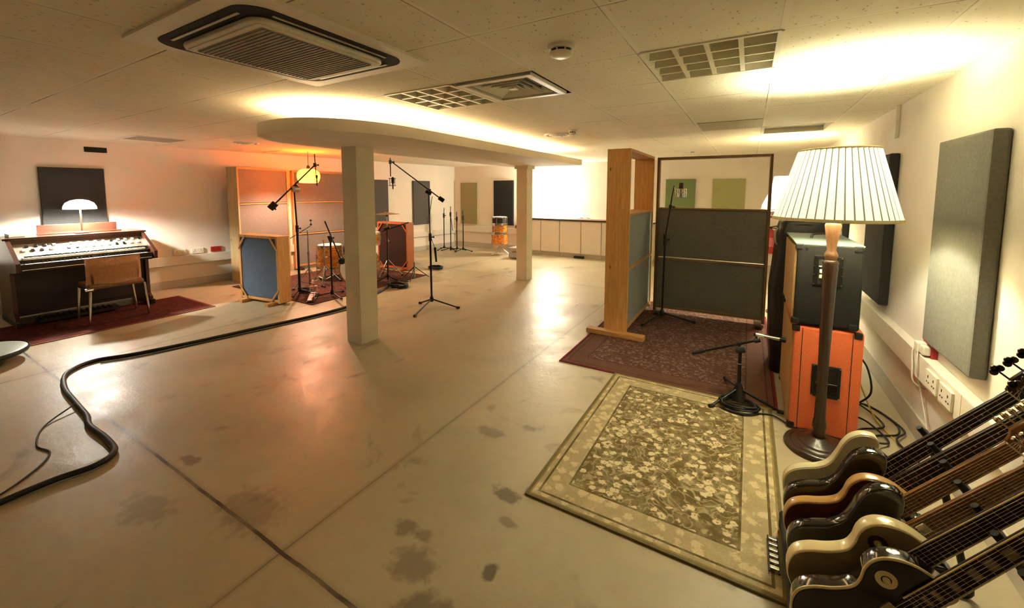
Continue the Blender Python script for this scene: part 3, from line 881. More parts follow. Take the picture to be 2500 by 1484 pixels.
# lamp on the organ
OL = V(-7.42, 1.712, 0)
t = thing('desk_lamp', 'small bright white shaded lamp standing on top of the organ', 'lamp', (OL.x, OL.y, 1.0175))
bm = NB(); lathe(bm, [(.001, 0), (.07, 0), (.07, .012), (.02, .022), (.009, .03)], 24); obj('base', bm, M['mahog'], t)
bm = NB(); tube(bm, (0, 0, .02), (0, 0, .34), .009, seg=10); obj('stem', bm, M['mahog'], t)
bm = NB(); lathe(bm, [(.155, .31), (.152, .345), (.130, .39), (.085, .42), (.03, .434), (.001, .436)], 32, caps=False); obj('opal_shade', bm, M['opal'], t)
ORG_L = point('lamp_light', (0.02, 0, .365), 15, (1, .96, .84), .03, t)

# lamp on the far counter
t = thing('table_lamp', 'bright white globe lamp on thin stem on the far worktop', 'lamp', (-4.47, CY + .12, .9125))
bm = NB(); lathe(bm, [(.001, 0), (.085, 0), (.085, .014), (.02, .024), (.008, .05)], 24); obj('base', bm, M['steel'], t)
bm = NB(); path(bm, spline([(0, 0, .03), (0, 0, .30), (0, 0, .48)], 4), .006); obj('stem', bm, M['darkwood'], t)
bm = NB(); path(bm, spline([(0, 0, .44), (.06, 0, .47), (.16, 0, .45), (.24, 0, .40)], 5), .004); obj('arm', bm, M['steel'], t)
bm = NB(); lathe(bm, [(.001, .14), (.10, .16), (.14, .22), (.145, .28), (.11, .36), (.04, .40), (.001, .405)], 32, (.24, 0, 0), caps=False)
M['opal_far'] = m_shade('far_opal_globe', (.9, .88, .8), (1, .94, .78), 2.0)
obj('globe', bm, M['opal_far'], t)
FAR_L = point('lamp_light', (.24, -.02, .62), 11, (1, .93, .76), .08, t)

# ------------------------------------------------------------------ amplifier cabinets
def cab(name, label, x0, y0, z0, w, d, h, tol, cloth, handle, piping, corners):
    """w along x (depth of cabinet), d along y (its width); the grille faces -x"""
    t = thing(name, label, 'amplifier', (x0, y0, z0))
    bm = NB(); box(bm, (.012, 0, 0.012), (w, d, h), .014); obj('case', bm, tol, t)
    bm = NB(); box(bm, (.0, .035, .045), (.016, d - .035, h - .03), .004); obj('grille_cloth', bm, cloth, t)
    for yy in (0.0, d):
        for xx in (.03, w - .02):
            for zz in (.03, h - .02):
                bm = NB(); box(bm, (xx - .032, yy - .003 if yy == 0 else yy - .024, zz - .020), (xx + .012, yy + .024 if yy == 0 else yy + .003, zz + .0215), .008)
                obj('corner_cap', bm, corners, t)
    for xx in (.08, w - .05):
        for yy in (.08, d - .08):
            bm = NB(); tube(bm, (xx, yy, 0), (xx, yy, .014), .02, seg=12); obj('foot', bm, M['rubber'], t)
    if piping:
        for xx in (.055, w - .055):
            bm = NB(); box(bm, (xx - .002, -.0015, .015), (xx + .002, .002, h - .01)); obj('seam', bm, M['darkwood'], t)
    return t
t = cab('orange_speaker_cabinet', 'orange speaker cabinet at the bottom of the amplifier stack', .282, 3.165, 0, .365, .80, .705, M['orange_tolex'], M['cloth_tan'], None, True, M['black_plastic'])
bm = NB(); box(bm, (.115, -.012, .26), (.265, .004, .47), .008); hp = obj('handle_plate', bm, M['black_plastic'], t)
bm = NB(); box(bm, (.135, -.0135, .285), (.245, -.010, .445), .004); obj('handle_recess', bm, M['dark_void'], hp)
bm = NB(); tube(bm, (.135, -.022, .355), (.245, -.022, .355), .009, seg=10); obj('handle_bar', bm, M['black_metal'], hp)
bm = NB()
for (a, b) in ((.122, .268), (.258, .268), (.122, .462), (.258, .462)): tube(bm, (a, -.0145, b), (a, -.011, b), .005, seg=8)
obj('screws', bm, M['steel'], hp)
t = cab('black_speaker_cabinet', 'black tolex speaker cabinet stacked on the orange cabinet', .272, 3.16, .706, .345, .80, .535, M['tolex'], M['cloth_tan'], None, False, M['black_plastic'])
bm = NB(); box(bm, (.10, -.004, .27), (.245, .004, .465), .004); hp = obj('handle_plate', bm, M['black_metal'], t)
bm = NB(); box(bm, (.122, -.006, .285), (.223, -.003, .44), .002); obj('handle_recess', bm, M['dark_void'], hp)
for z in (.335, .368):
    bm = NB(); box(bm, (.128, -.016, z - .012), (.217, -.006, z + .012), .005); obj('chrome_bar', bm, M['bright_bar'], hp, label='chrome handle bar')
bm = NB(); box(bm, (.125, -.014, .395), (.220, -.006, .402), .002); obj('chrome_bar', bm, M['bright_bar'], hp)
bm = NB()
for (a, b) in ((.106, .455), (.238, .455), (.103, .40), (.242, .40), (.103, .345), (.242, .345), (.103, .285), (.242, .285), (.06, .51), (.30, .51)): lathe(bm, [(.006, 0), (.005, .003), (.001, .004)], 10, (a, -.004, b), 'Y') if False else tube(bm, (a, -.0075, b), (a, -.001, b), .0055, seg=8)
obj('screws', bm, M['chrome'], hp)
bm = NB(); box(bm, (.0, .0, .535 - .01), (.345, .80, .535 + .004), .005); obj('top_cover', bm, mk('grey_green_tolex', '58655f', .5, var=.12, scale=150, bump=.2, bscale=300), t, label='grey-green top, lighter than the case')  # top has its own grey-green colour, lighter than the case
bm = NB(); path(bm, spline([(.12, .38, .54), (.13, .39, .565), (.18, .42, .57), (.22, .46, .565), (.23, .47, .54)], 5), .008); obj('top_handle', bm, M['black_plastic'], t)

# black covered case behind the stack
t = thing('covered_equipment_case', 'tall black vinyl covered case standing behind the amplifier stack', 'equipment case', (.20, 4.10, 0))
bm = NB()
prof = [(.02, 0, .38, .46), (.0, .25, .39, .46), (-.015, .7, .395, .47), (.015, 1.0, .39, .46), (.03, 1.22, .385, .45), (.045, 1.30, .375, .44), (.075, 1.325, .35, .42)]
rings = []
for (xa, z, xb, d) in prof:
    rr = rrect((xb - xa) / 2, .05, 5, d / 2)
    rings.append([bm.verts.new(((xa + xb) / 2 + p[0] + .006 * math.sin(9 * z + 5 * p[1]), d / 2 + .0 + p[1], z + .006 * math.sin(30 * p[0]))) for p in rr])
for i in range(len(rings) - 1):
    m_ = len(rings[i])
    for k in range(m_):
        f = bm.faces.new((rings[i][k], rings[i][(k + 1) % m_], rings[i + 1][(k + 1) % m_], rings[i + 1][k])); f.smooth = True
bm.faces.new(rings[0][::-1]); bm.faces.new(rings[-1])
obj('vinyl_cover', bm, M['vinyl'], t)
bm = NB(); path(bm, spline([(.02, .02, 1.26), (.0, -.005, 1.22), (.005, -.005, 1.15), (.02, .02, 1.12)], 5), .009); obj('carry_strap', bm, M['grey_plastic'], t, label='grey strap loop')
bm = NB(); path(bm, spline([(.05, .02, 1.28), (.2, .0, 1.3), (.33, .02, 1.28)], 5), .006); obj('piping', bm, M['black_plastic'], t)

# ------------------------------------------------------------------ microphone stands
def mic_tripod(t, legs, hub_z, r=.009, foot=.014):
    for L in legs:
        L = V(*L)
        bm = NB(); tube(bm, (L.x * .06, L.y * .06, hub_z), (L.x, L.y, .014), r, seg=8); lg = obj('leg', bm, M['black_metal'], t)
        bm = NB(); d = L.normalized(); tube(bm, (L.x - d.x * .02, L.y - d.y * .02, .0145), (L.x + d.x * .02, L.y + d.y * .02, .0145), foot, seg=8); obj('rubber_foot', bm, M['rubber'], lg)
    bm = NB(); lathe(bm, [(.022, hub_z - .03), (.028, hub_z - .01), (.026, hub_z + .02), (.016, hub_z + .045)], 16); obj('hub', bm, M['black_plastic'], t)
def clutch(t, p, d=None, r=.02, L=.05):
    bm = NB(); p = V(*p); d = (V(*d) if d else V(0, 0, 1)).normalized(); tube(bm, p - d * L, p + d * L, r, seg=12)
    q = d.orthogonal().normalized(); tube(bm, p, p + q * .045, .008, seg=8); tube(bm, p + q * .04, p + q * .055, .014, seg=8)
    return obj('clutch', bm, M['black_plastic'], t)
def rod(t, name, a, b, r, m=None):
    bm = NB(); tube(bm, a, b, r, seg=10); return obj(name, bm, m or M['black_metal'], t)

# tall boom stand in the middle of the floor
B = V(-3.74, 4.21, 0)
t = thing('boom_microphone_stand', 'tall black boom stand on bare floor right of the near column', 'microphone stand', B)
mic_tripod(t, [(.185, -.525), (.43, .035), (-.165, -.05)], .075, .010, .016)
rod(t, 'lower_tube', (0, 0, .05), (-.01, 0, .95), .014)
rod(t, 'upper_tube', (-.01, 0, .93), (-.018, -.01, 1.55), .009)
clutch(t, (-.01, 0, .94))
clutch(t, (-.018, -.01, 1.55), (.8, .55, -.5), .026, .04)
rod(t, 'boom_arm', (.09, .09, 1.475), (-.386, -.33, 1.965), .008)
bm = NB(); d = V(.11, .10, -.105).normalized(); p = V(.105, .10, 1.46); tube(bm, p - d * .035, p + d * .045, .028, seg=14); obj('counterweight', bm, M['rubber'], t)
rod(t, 'drop_rod', (-.386, -.335, 2.005), (-.386, -.335, 1.76), .007)
clutch(t, (-.386, -.335, 1.95), (0, 0, 1), .018, .025)
# microphone held in a cradle at its end
t = thing('hanging_microphone', 'small black microphone in a shock mount hanging from the tall boom', 'microphone', B + V(-.362, -.32, 1.66))
bm = NB(); lathe(bm, [(.001, -.07), (.008, -.065), (.009, .0), (.018, .02), (.02, .07), (.014, .09), (.001, .095)], 16, caps=False); obj('body', bm, M['black_metal'], t)
bm = NB()
for z in (.075, -.02): path(bm, [(.045 * math.cos(2 * PI * k / 20) - .01, .045 * math.sin(2 * PI * k / 20), z) for k in range(20)], .004, 6, True)
for k in range(4):
    a = k * PI / 2; tube(bm, (.045 * math.cos(a) - .01, .045 * math.sin(a), -.02), (.045 * math.cos(a) - .01, .045 * math.sin(a), .075), .003, seg=6)
    tube(bm, (.045 * math.cos(a) - .01, .045 * math.sin(a), .02), (.01 * math.cos(a), .01 * math.sin(a), .03), .002, seg=6)
obj('shock_mount', bm, M['black_plastic'], t)
t0 = thing('xlr_cable', 'thin cable with black connectors hanging down the tall boom stand', 'cable', B)
bm = NB(); path(bm, spline([(.02, .02, 1.5), (.0, -.02, 1.2), (.015, -.01, .95), (.045, .02, .80), (.055, .03, .70)], 6), .004, 6); obj('flex', bm, M['cable'], t0)
bm = NB(); tube(bm, (.05, .025, .80), (.062, .035, .60), .018, .012, 10); obj('connector', bm, M['black_plastic'], t0)

# second boom stand beside the blue screen, reaching up to the pendant
B = V(-5.78, 3.58, .0105)
t = thing('boom_microphone_stand', 'tall boom stand behind the blue screen, reaching up to the orange lamp', 'microphone stand', B)
mic_tripod(t, [(.28, .12), (-.26, .16), (.08, -.16)], .08, .010)
rod(t, 'lower_tube', (0, 0, .05), (0, 0, 1.0), .018)
rod(t, 'upper_tube', (0, 0, .98), (0, -.02, 1.585), .013)
clutch(t, (0, 0, 1.0), None, .024)
q1, q2 = V(-.155, -.225, 1.365), V(.165, .215, 1.94)
rod(t, 'boom_arm', q1, q2, .011)
clutch(t, (.0, -.01, 1.61), (.155, .2, .25), .03, .05)
bm = NB(); d = (q1 - q2).normalized(); tube(bm, q1 - d * .02, q1 + d * .09, .048, seg=16); obj('counterweight', bm, M['rubber'], t)
bm = NB(); tube(bm, q1 + d * .03, q1 + d * .03 + V(.03, .02, -.06), .012, seg=8); obj('thumb_screw', bm, M['rubber'], t)
bm = NB(); tube(bm, (.02, -.05, 1.58), (.02, .03, 1.58), .045, seg=16); obj('boom_joint', bm, M['steel'], t, label='pale metal joint disc')
rod(t, 'drop_rod', (.165, .215, 2.10), (.175, .22, 1.80), .007)
clutch(t, (.165, .215, 1.94), (0, 0, 1), .022, .03)
t = thing('hanging_microphone', 'slim microphone in cradle hanging in front of the orange lamp', 'microphone', B + V(.185, .225, 1.72))
bm = NB(); lathe(bm, [(.001, -.09), (.010, -.085), (.010, .02), (.016, .03), (.016, .07), (.001, .08)], 14, caps=False); obj('body', bm, M['black_metal'], t)
bm = NB()
for z in (.07, -.02): tube(bm, (-.04, -.01, z), (.02, .01, z), .005, seg=6)
tube(bm, (-.035, -.01, -.02), (-.035, -.01, .09), .004, seg=6)
obj('cradle', bm, M['black_plastic'], t)

# vocal stand inside the booth
B = V(-.868, 5.16, .008)
t = thing('straight_microphone_stand', 'tall leaning microphone stand standing on red rug inside the booth', 'microphone stand', B)
mic_tripod(t, [(-.14, -.40), (.36, .02), (-.02, .165)], .07, .009)
rod(t, 'lower_tube', (0, 0, .05), (.008, .0, 1.0), .012)
clutch(t, (.008, 0, .98), None, .022, .07)
rod(t, 'upper_tube', (.008, 0, 1.0), (.065, .005, 1.47), .008)
clutch(t, (.055, .004, 1.38), (.12, 0, 1), .02, .022)
rod(t, 'top_rod', (.06, .005, 1.45), (.088, .006, 1.63), .007)
t = thing('studio_microphone', 'large studio condenser microphone in a silver shock mount before green panel', 'microphone', B + V(.165, .01, 1.515))
bm = NB(); lathe(bm, [(.001, -.03), (.022, -.03), (.025, -.02), (.025, .075), (.024, .08)], 20, caps=False); obj('body', bm, M['steel'], t)
bm = NB(); lathe(bm, [(.025, .08), (.028, .085), (.028, .135), (.022, .15), (.001, .153)], 20, caps=False); obj('grille_head', bm, mk('bronze_mesh', '4a3a26', .5, .5), t)
bm = NB()
for z, r in ((.03, .062), (.075, .058), (-.015, .05)): path(bm, [(r * math.cos(2 * PI * k / 24), r * math.sin(2 * PI * k / 24), z) for k in range(24)], .004, 6, True)
for k in range(6):
    a = k * PI / 3 + .3; tube(bm, (.06 * math.cos(a), .06 * math.sin(a), -.015), (.06 * math.cos(a), .06 * math.sin(a), .08), .0045, seg=6)
    tube(bm, (.06 * math.cos(a), .06 * math.sin(a), .03), (.025 * math.cos(a), .025 * math.sin(a), .05), .002, seg=6)
tube(bm, (-.06, 0, .03), (-.078, 0, .11), .006, seg=8)
obj('shock_mount', bm, M['chrome'], t)

# short boom stand in front of the cabinets
B = V(-.005, 3.34, .010)
t = thing('short_boom_stand', 'short black boom stand on the rugs in front of the amplifier stack', 'microphone stand', B)
mic_tripod(t, [(-.165, -.17), (.262, -.02), (-.10, .36)], .11, .010, .014)
bm = NB(); lathe(bm, [(.055, .03), (.05, .06), (.028, .12), (.02, .15)], 16); obj('tripod_skirt', bm, M['black_plastic'], t)
rod(t, 'pole', (0, 0, .05), (-.003, 0, .40), .0125)
bm = NB(); tube(bm, (-.002, 0, .30), (-.002, 0, .305), .0145, seg=12); obj('ring', bm, M['chrome'], t)
clutch(t, (-.003, 0, .405), (1, 0, .3), .022, .03)
rod(t, 'boom_arm', (-.325, .012, .308), (.105, .012, .495), .0085)
rod(t, 'rubber_sleeve', (-.325, .012, .308), (-.24, .012, .345), .012, M['rubber'])
clutch(t, (.10, .012, .492), (1, 0, .4), .016, .02)
t = thing('instrument_microphone', 'slim silver microphone pointing at the orange cabinet grille', 'microphone', B + V(.11, .012, .53))
bm = NB(); tube(bm, (-.02, 0, .004), (.03, 0, .001), .013, seg=12); obj('connector', bm, M['chrome'], t)
bm = NB(); tube(bm, (.028, 0, .001), (.125, 0, -.004), .010, .013, seg=12); obj('body', bm, M['steel'], t)
bm = NB(); tube(bm, (.123, 0, -.004), (.16, 0, -.006), .017, seg=12); obj('windshield', bm, M['black_plastic'], t)
bm = NB(); tube(bm, (-.005, 0, -.03), (.005, 0, .0), .008, seg=8); obj('clip', bm, M['chrome'], t)

# four folded stands in the far corner
def folded_stand(loc, h, rz, boom=False):
    t = thing('folded_microphone_stand', '', 'microphone stand', loc, rz, 'stands parked in the far corner')
    mic_tripod(t, [(.24, -.02), (-.13, .2), (-.13, -.2)], .07, .010, .014)
    rod(t, 'pole', (0, 0, .05), (0, 0, h * .82), .013)
    rod(t, 'top_rod', (0, 0, h * .8), (.008, 0, h), .009)
    clutch(t, (0, 0, h * .82), None, .024, .06)
    if boom:
        rod(t, 'boom_arm', (.0, 0, h * .84), (.07, -.02, h * .45), .008)
    return t
for k, (x, y, h, bo, lb) in enumerate(((-7.02, 8.43, 1.12, False, 'first black parked stand from the left in the far corner'), (-6.77, 8.40, 1.17, True, 'parked stand with hanging boom, second from left in the corner'),
                                      (-6.58, 8.42, 1.03, False, 'shortest parked stand, third from left in the corner'), (-6.40, 8.45, 1.07, False, 'rightmost parked stand beside the olive panel'))):
    folded_stand((x, y, 0), h, .5 + 1.3 * k, bo)['label'] = lb

# ------------------------------------------------------------------ drum kit
def drum(name, label, loc, r, h, axis=None, head=M['drumhead'], shell=None, lugs=8, legs=0, group=None):
    t = thing(name, label, 'drum', loc, 0, group)
    sh_ = shell or M['pearl']
    bm = NB(); lathe(bm, [(r, 0), (r, h)], 36, caps=True); s = obj('shell', bm, sh_, t)
    for nm, z0, z1 in (('rim', -.004, .03), ('rim', h - .03, h + .006)):
        bm = NB(); lathe(bm, [(r + .002, z0), (r + .011, z0), (r + .011, z1), (r + .002, z1), (r + .002, z0)], 36, caps=False); obj(nm, bm, M['chrome'], t)
    bm = NB(); lathe(bm, [(r, h - .001), (r * .9, h + .001), (.001, h + .001)], 36, caps=False); obj('drum_head', bm, head, t)
    for k in range(lugs):
        a = 2 * PI * (k + .3) / lugs; c_, s_ = math.cos(a), math.sin(a)
        bm = NB(); tube(bm, ((r + .012) * c_, (r + .012) * s_, .0), ((r + .012) * c_, (r + .012) * s_, h), .0035, seg=6)
        tube(bm, ((r + .008) * c_, (r + .008) * s_, h * .5 - .03), ((r + .008) * c_, (r + .008) * s_, h * .5 + .03), .010, seg=8)
        obj('tension_lug', bm, M['chrome'], t)
    for k in range(legs):
        a = 2 * PI * (k + .05) / legs; c_, s_ = math.cos(a), math.sin(a)
        z0 = -loc[2]
        bm = NB(); path(bm, [((r + .022) * c_, (r + .022) * s_, h * .6), ((r + .022) * c_, (r + .022) * s_, -.1), ((r + .05) * c_, (r + .05) * s_, z0 + .012)], .006, 8)
        tube(bm, ((r + .0505) * c_, (r + .0505) * s_, z0), ((r + .0505) * c_, (r + .0505) * s_, z0 + .03), .012, seg=8)
        obj('leg', bm, M['chrome'], t)
    return t
drum('floor_tom', 'amber pearl floor tom drum on three legs, left of near column', (-6.44, 4.58, .20), .205, .41, legs=3, group='drum kit')
t = drum('bass_drum', 'amber pearl bass drum lying on its side behind the near column', (-5.62, 4.72, .30), .285, .40, lugs=8, group='drum kit')
t.rotation_euler = (R(90), 0, R(38)); t.location = (-5.72, 4.70, .306)
t = drum('snare_drum', 'shallow dark snare drum with white head behind the near column', (-6.08, 4.82, .45), .178, .14, shell=M['black_metal'], group='drum kit')
bm = NB()
tube(bm, (0, 0, -.43), (0, 0, -.05), .011, seg=8)
for k in range(3):
    a = k * 2 * PI / 3; tube(bm, (0, 0, -.26), (.2 * math.cos(a), .2 * math.sin(a), -.433), .008, seg=8); tube(bm, (0, 0, -.06), (.17 * math.cos(a), .17 * math.sin(a), -.002), .007, seg=8)
obj('snare_stand', bm, M['chrome'], t)
drum('rack_tom', 'small amber pearl rack tom above the bass drum behind near column', (-5.76, 4.92, .62), .15, .22, group='drum kit')
bm = NB(); o_ = bpy.data.objects['rack_tom']; tube(bm, (0, 0, -.03), (0, .0, .02), .02, seg=10); tube(bm, (0, .05, -.16), (0, .02, .0), .012, seg=8); obj('mount_post', bm, M['chrome'], o_)

def cym_stand(label, loc, h, boom, cymbal=False, rz=0, topper=True):
    t = thing('cymbal_stand', label, 'cymbal stand', loc, rz, 'cymbal stands around the drum kit')
    for k in range(3):
        a = 2 * PI * k / 3 + .4; c_, s_ = math.cos(a), math.sin(a)
        bm = NB(); tube(bm, (.012 * c_, .012 * s_, .30), (.26 * c_, .26 * s_, .012), .008, seg=8); tube(bm, (.012 * c_, .012 * s_, .07), (.17 * c_, .17 * s_, .135), .006, seg=6); lg = obj('leg', bm, M['steel'], t)
        bm = NB(); tube(bm, (.24 * c_, .24 * s_, .016), (.275 * c_, .275 * s_, .013), .0128, seg=8); obj('rubber_foot', bm, M['rubber'], lg)
    rod(t, 'lower_tube', (0, 0, .04), (0, 0, h * .6), .014, M['steel'])
    rod(t, 'upper_tube', (0, 0, h * .58), (0, 0, h), .010, M['steel'])
    bm = NB(); tube(bm, (0, 0, h * .58), (0, 0, h * .63), .02, seg=10); tube(bm, (0, 0, h * .6), (.05, 0, h * .6), .007, seg=6); obj('collar', bm, M['steel'], t)
    if boom:
        b0, b1 = V(*boom[0]), V(*boom[1])
        rod(t, 'boom_arm', b0, b1, .007, M['steel'])
        top = b1
    else: top = V(0, 0, h)
    if topper:
        bm = NB(); tube(bm, top, top + V(0, 0, .11), .004, seg=8); tube(bm, top + V(0, 0, .01), top + V(0, 0, .035), .016, seg=10); tube(bm, top + V(0, 0, .075), top + V(0, 0, .10), .018, seg=10)
        obj('felt_topper', bm, M['black_plastic'], t)
    return t, top
cym_stand('bare cymbal stand with angled boom beside the blue screen', (-6.10, 3.95, .008), .93, ((-.22, -.16, .80), (.02, .05, 1.0)))
cym_stand('bare straight cymbal stand in front of the amber floor tom', (-6.13, 4.25, .008), .74, None, rz=.9, topper=False)
t, top = cym_stand('cymbal stand behind the near column carrying a bronze cymbal', (-5.69, 5.23, .008), 1.09, None, rz=.3)
bm = NB(); lathe(bm, [(.012, .03), (.035, .026), (.045, .012), (.16, -.004), (.23, -.014), (.23, -.017), (.045, .008), (.012, .024)], 40, caps=False)
c_ = thing('cymbal', 'thin bronze cymbal seen edge-on right of the near column', 'cymbal', (-5.69, 5.23, 1.165))
o_ = obj('bronze_disc', bm, M['cymbal'], c_)
# short mic stand at the kick drum
B = V(-5.28, 3.77, .008)
t = thing('short_boom_stand', 'short black boom stand in front of the drum kit', 'microphone stand', B)
mic_tripod(t, [(.27, -.05), (-.18, -.18), (-.1, .26)], .06)
rod(t, 'pole', (0, 0, .04), (0, 0, .86), .013)
rod(t, 'boom_arm', (-.05, -.045, 1.12), (.09, .085, .58), .010)
clutch(t, (0, 0, .86), (-.14, -.13, .54), .03, .05)
t = thing('drum_microphone', 'round dark drum microphone at the lower end of the short boom', 'microphone', B + V(.11, .10, .53))
bm = NB(); lathe(bm, [(.001, -.055), (.035, -.045), (.05, -.01), (.045, .03), (.02, .05), (.001, .055)], 20, caps=False); obj('body', bm, M['black_metal'], t)
bm = NB(); tube(bm, (-.02, -.015, .05), (.0, 0, .02), .012, seg=8); obj('clip', bm, M['black_plastic'], t)
# stand to the right of the column
B = V(-5.28, 4.85, .0)
t = thing('short_boom_stand', 'black boom stand right of the near column with arm pointing to the cymbal', 'microphone stand', B)
mic_tripod(t, [(.30, .05), (-.12, -.22), (-.06, .24)], .12)
rod(t, 'pole', (0, 0, .05), (-.02, .02, .95), .013)
rod(t, 'boom_arm', (-.14, .02, .88), (.23, .28, 1.03), .010)
clutch(t, (-.02, .02, .94), (.37, .26, .15), .028, .05)
t = thing('hi_hat_stand', 'black pedal stand standing by the dark low screen', 'drum hardware', (-5.10, 5.30, .008))
for k in range(3):
    a = 2 * PI * k / 3 + 1; bm = NB(); tube(bm, (0, 0, .22), (.26 * math.cos(a), .26 * math.sin(a), .012), .008, seg=8); obj('leg', bm, M['black_metal'], t)
bm = NB(); tube(bm, (0, 0, .02), (0, 0, .30), .012, seg=8); obj('pole', bm, M['steel'], t)
bm = NB(); box(bm, (-.04, -.30, .01), (.04, -.02, .022), .003, Matrix.Rotation(R(-12), 3, 'X'), (0, -.3, .01)); obj('pedal', bm, M['black_metal'], t)
t = thing('kick_pedal', 'small black and chrome drum pedal on the rug behind the blue screen', 'drum hardware', (-5.36, 3.50, .0095), .8)
bm = NB(); box(bm, (-.05, -.16, 0), (.05, .16, .012), .003); obj('base_plate', bm, M['black_metal'], t)
bm = NB(); box(bm, (-.04, -.15, .02), (.04, .10, .03), .003, Matrix.Rotation(R(14), 3, 'X'), (0, -.15, .02)); obj('footboard', bm, M['black_metal'], t)
bm = NB()
for s in (-1, 1): tube(bm, (s * .045, .13, .01), (s * .045, .13, .17), .006, seg=8)
tube(bm, (-.05, .13, .165), (.05, .13, .165), .007, seg=8); tube(bm, (0, .13, .165), (0, .09, .24), .005, seg=8); tube(bm, (0, .07, .24), (0, .115, .25), .022, seg=12)
obj('beater', bm, M['chrome'], t)
def coil(name, label, loc, r, turns, m, rad=.007, seed=1):
    rnd = random.Random(seed)
    pts = []
    for k in range(turns * 14):
        a = 2 * PI * k / 14; rr = r * (1 + .12 * math.sin(k * .37) + rnd.uniform(-.04, .04))
        pts.append((rr * math.cos(a), rr * .7 * math.sin(a), rad + .0012 * k * (rad / .007) % (.05)))
    bm = NB(); path(bm, spline(pts, 2), rad, 6)
    o = obj(name, bm, m, None, loc); tag(o, label, 'cable'); return o
coil('coiled_cable', 'coil of black cable on floor right of the near column', (-4.92, 4.72, .003), .17, 7, M['cable'], .011, 3)
coil('coiled_cable', 'coil of black cable on floor beside the dark low screen', (-5.40, 6.22, .003), .15, 5, M['cable'], .009, 4)
coil('coiled_cable', 'coil of black cable around the feet of the short boom stand', (.0, 3.25, .013), .115, 5, M['cable'], .008, 5)
coil('coiled_cable', 'small heap of black cable on the rug by the drum pedal', (-5.85, 3.72, .010), .10, 5, M['cable'], .008, 6)

# stacked drums on a chrome stand by the far wall
t = thing('stacked_tom_drums', 'black drum stacked on amber drum over a chrome stand by far column', 'drum', (-5.28, 8.45, 0))
for nm, z0, z1, r, m in (('lower_shell', .26, .54, .205, m_pearl('orange_pearl_wrap', '9a4410', 'e07a20', 'ffc060')), ('middle_shell', .55, .76, .185, M['pearl']), ('top_shell', .77, .94, .185, M['black_plastic'])):
    bm = NB(); lathe(bm, [(r, z0), (r, z1)], 36); s = obj(nm, bm, m, t)
    bm = NB()
    bm.free()
    for z in (z0, z1 - .02):
        bm = NB(); lathe(bm, [(r + .002, z), (r + .01, z), (r + .01, z + .022), (r + .002, z + .022), (r + .002, z)], 36, caps=False); obj('rim', bm, M['chrome'], s)
    bm = NB()
    for k in range(8):
        a = k * PI / 4 + .2; tube(bm, ((r + .01) * math.cos(a), (r + .01) * math.sin(a), z0), ((r + .01) * math.cos(a), (r + .01) * math.sin(a), z1), .006, seg=6)
    obj('lugs', bm, M['chrome'], s)
bm = NB(); lathe(bm, [(.18, .945), (.001, .948)], 36, caps=False); obj('drum_head', bm, M['drumhead'], t)
bm = NB()
for k in range(3):
    a = 2 * PI * k / 3 + .3; tube(bm, (0, 0, .22), (.26 * math.cos(a), .26 * math.sin(a), .012), .012, seg=8)
tube(bm, (0, 0, .05), (0, 0, .27), .016, seg=10)
obj('chrome_stand', bm, M['chrome'], t)
t = thing('drum_hardware_case', 'low pale hardware box on the floor beside the far column', 'case', (-4.62, 8.3, 0))
bm = NB(); box(bm, (-.2, -.2, .02), (.16, .2, .26), .02); obj('case', bm, mk('silver_grey_case', 'a9a297', .4, .3), t)
bm = NB(); path(bm, spline([(-.08, -.205, .15), (-.06, -.235, .17), (.02, -.235, .17), (.04, -.205, .15)], 4), .007); obj('handle', bm, M['black_plastic'], t)

# ------------------------------------------------------------------ fire extinguisher and sign
t = thing('mounted_fire_extinguisher', 'red fire extinguisher hung on the far wall beside the black case', 'fire extinguisher', (.38, YF - .11, .40))
bm = NB(); lathe(bm, [(.001, 0), (.075, 0), (.085, .02), (.085, .36), (.07, .42), (.03, .45), (.022, .47)], 28, sharp=50); obj('cylinder', bm, M['red_paint'], t)
bm = NB(); tube(bm, (0, 0, .45), (0, 0, .51), .02, seg=12); tube(bm, (0, 0, .50), (.10, -.02, .53), .010, seg=8); tube(bm, (0, 0, .485), (.09, -.02, .48), .008, seg=8); obj('valve_handle', bm, M['black_metal'], t)
bm = NB(); path(bm, spline([(-.02, 0, .49), (-.09, -.02, .5), (-.11, -.03, .36), (-.10, -.03, .12)], 6), .010); obj('hose', bm, M['rubber'], t)
bm = NB(); lathe(bm, [(.0858, .13), (.0858, .30)], 28, caps=False); obj('label_band', bm, mk('pink_white_label', 'cf6a66', .5, var=.4, scale=60), t)
t = thing('fire_safety_sign', 'small red and white sign on far wall above the fire extinguisher', 'sign', (.34, YF, 1.155))
bm = NB(); box(bm, (-.10, -.004, -.10), (.10, 0, .10), .002); obj('sign_plate', bm, M['white_plastic'], t)
bm = NB()
box(bm, (-.085, -.0055, -.02), (-.02, -.0035, .085)); box(bm, (.01, -.0055, -.02), (.03, -.0035, .085)); box(bm, (.045, -.0055, .06), (.085, -.0035, .085)); box(bm, (.045, -.0055, .018), (.085, -.0035, .04)); box(bm, (.045, -.0055, -.02), (.085, -.0035, .0)); box(bm, (-.085, -.0055, -.085), (.085, -.0035, -.05))
obj('red_marks', bm, M['red'], t)

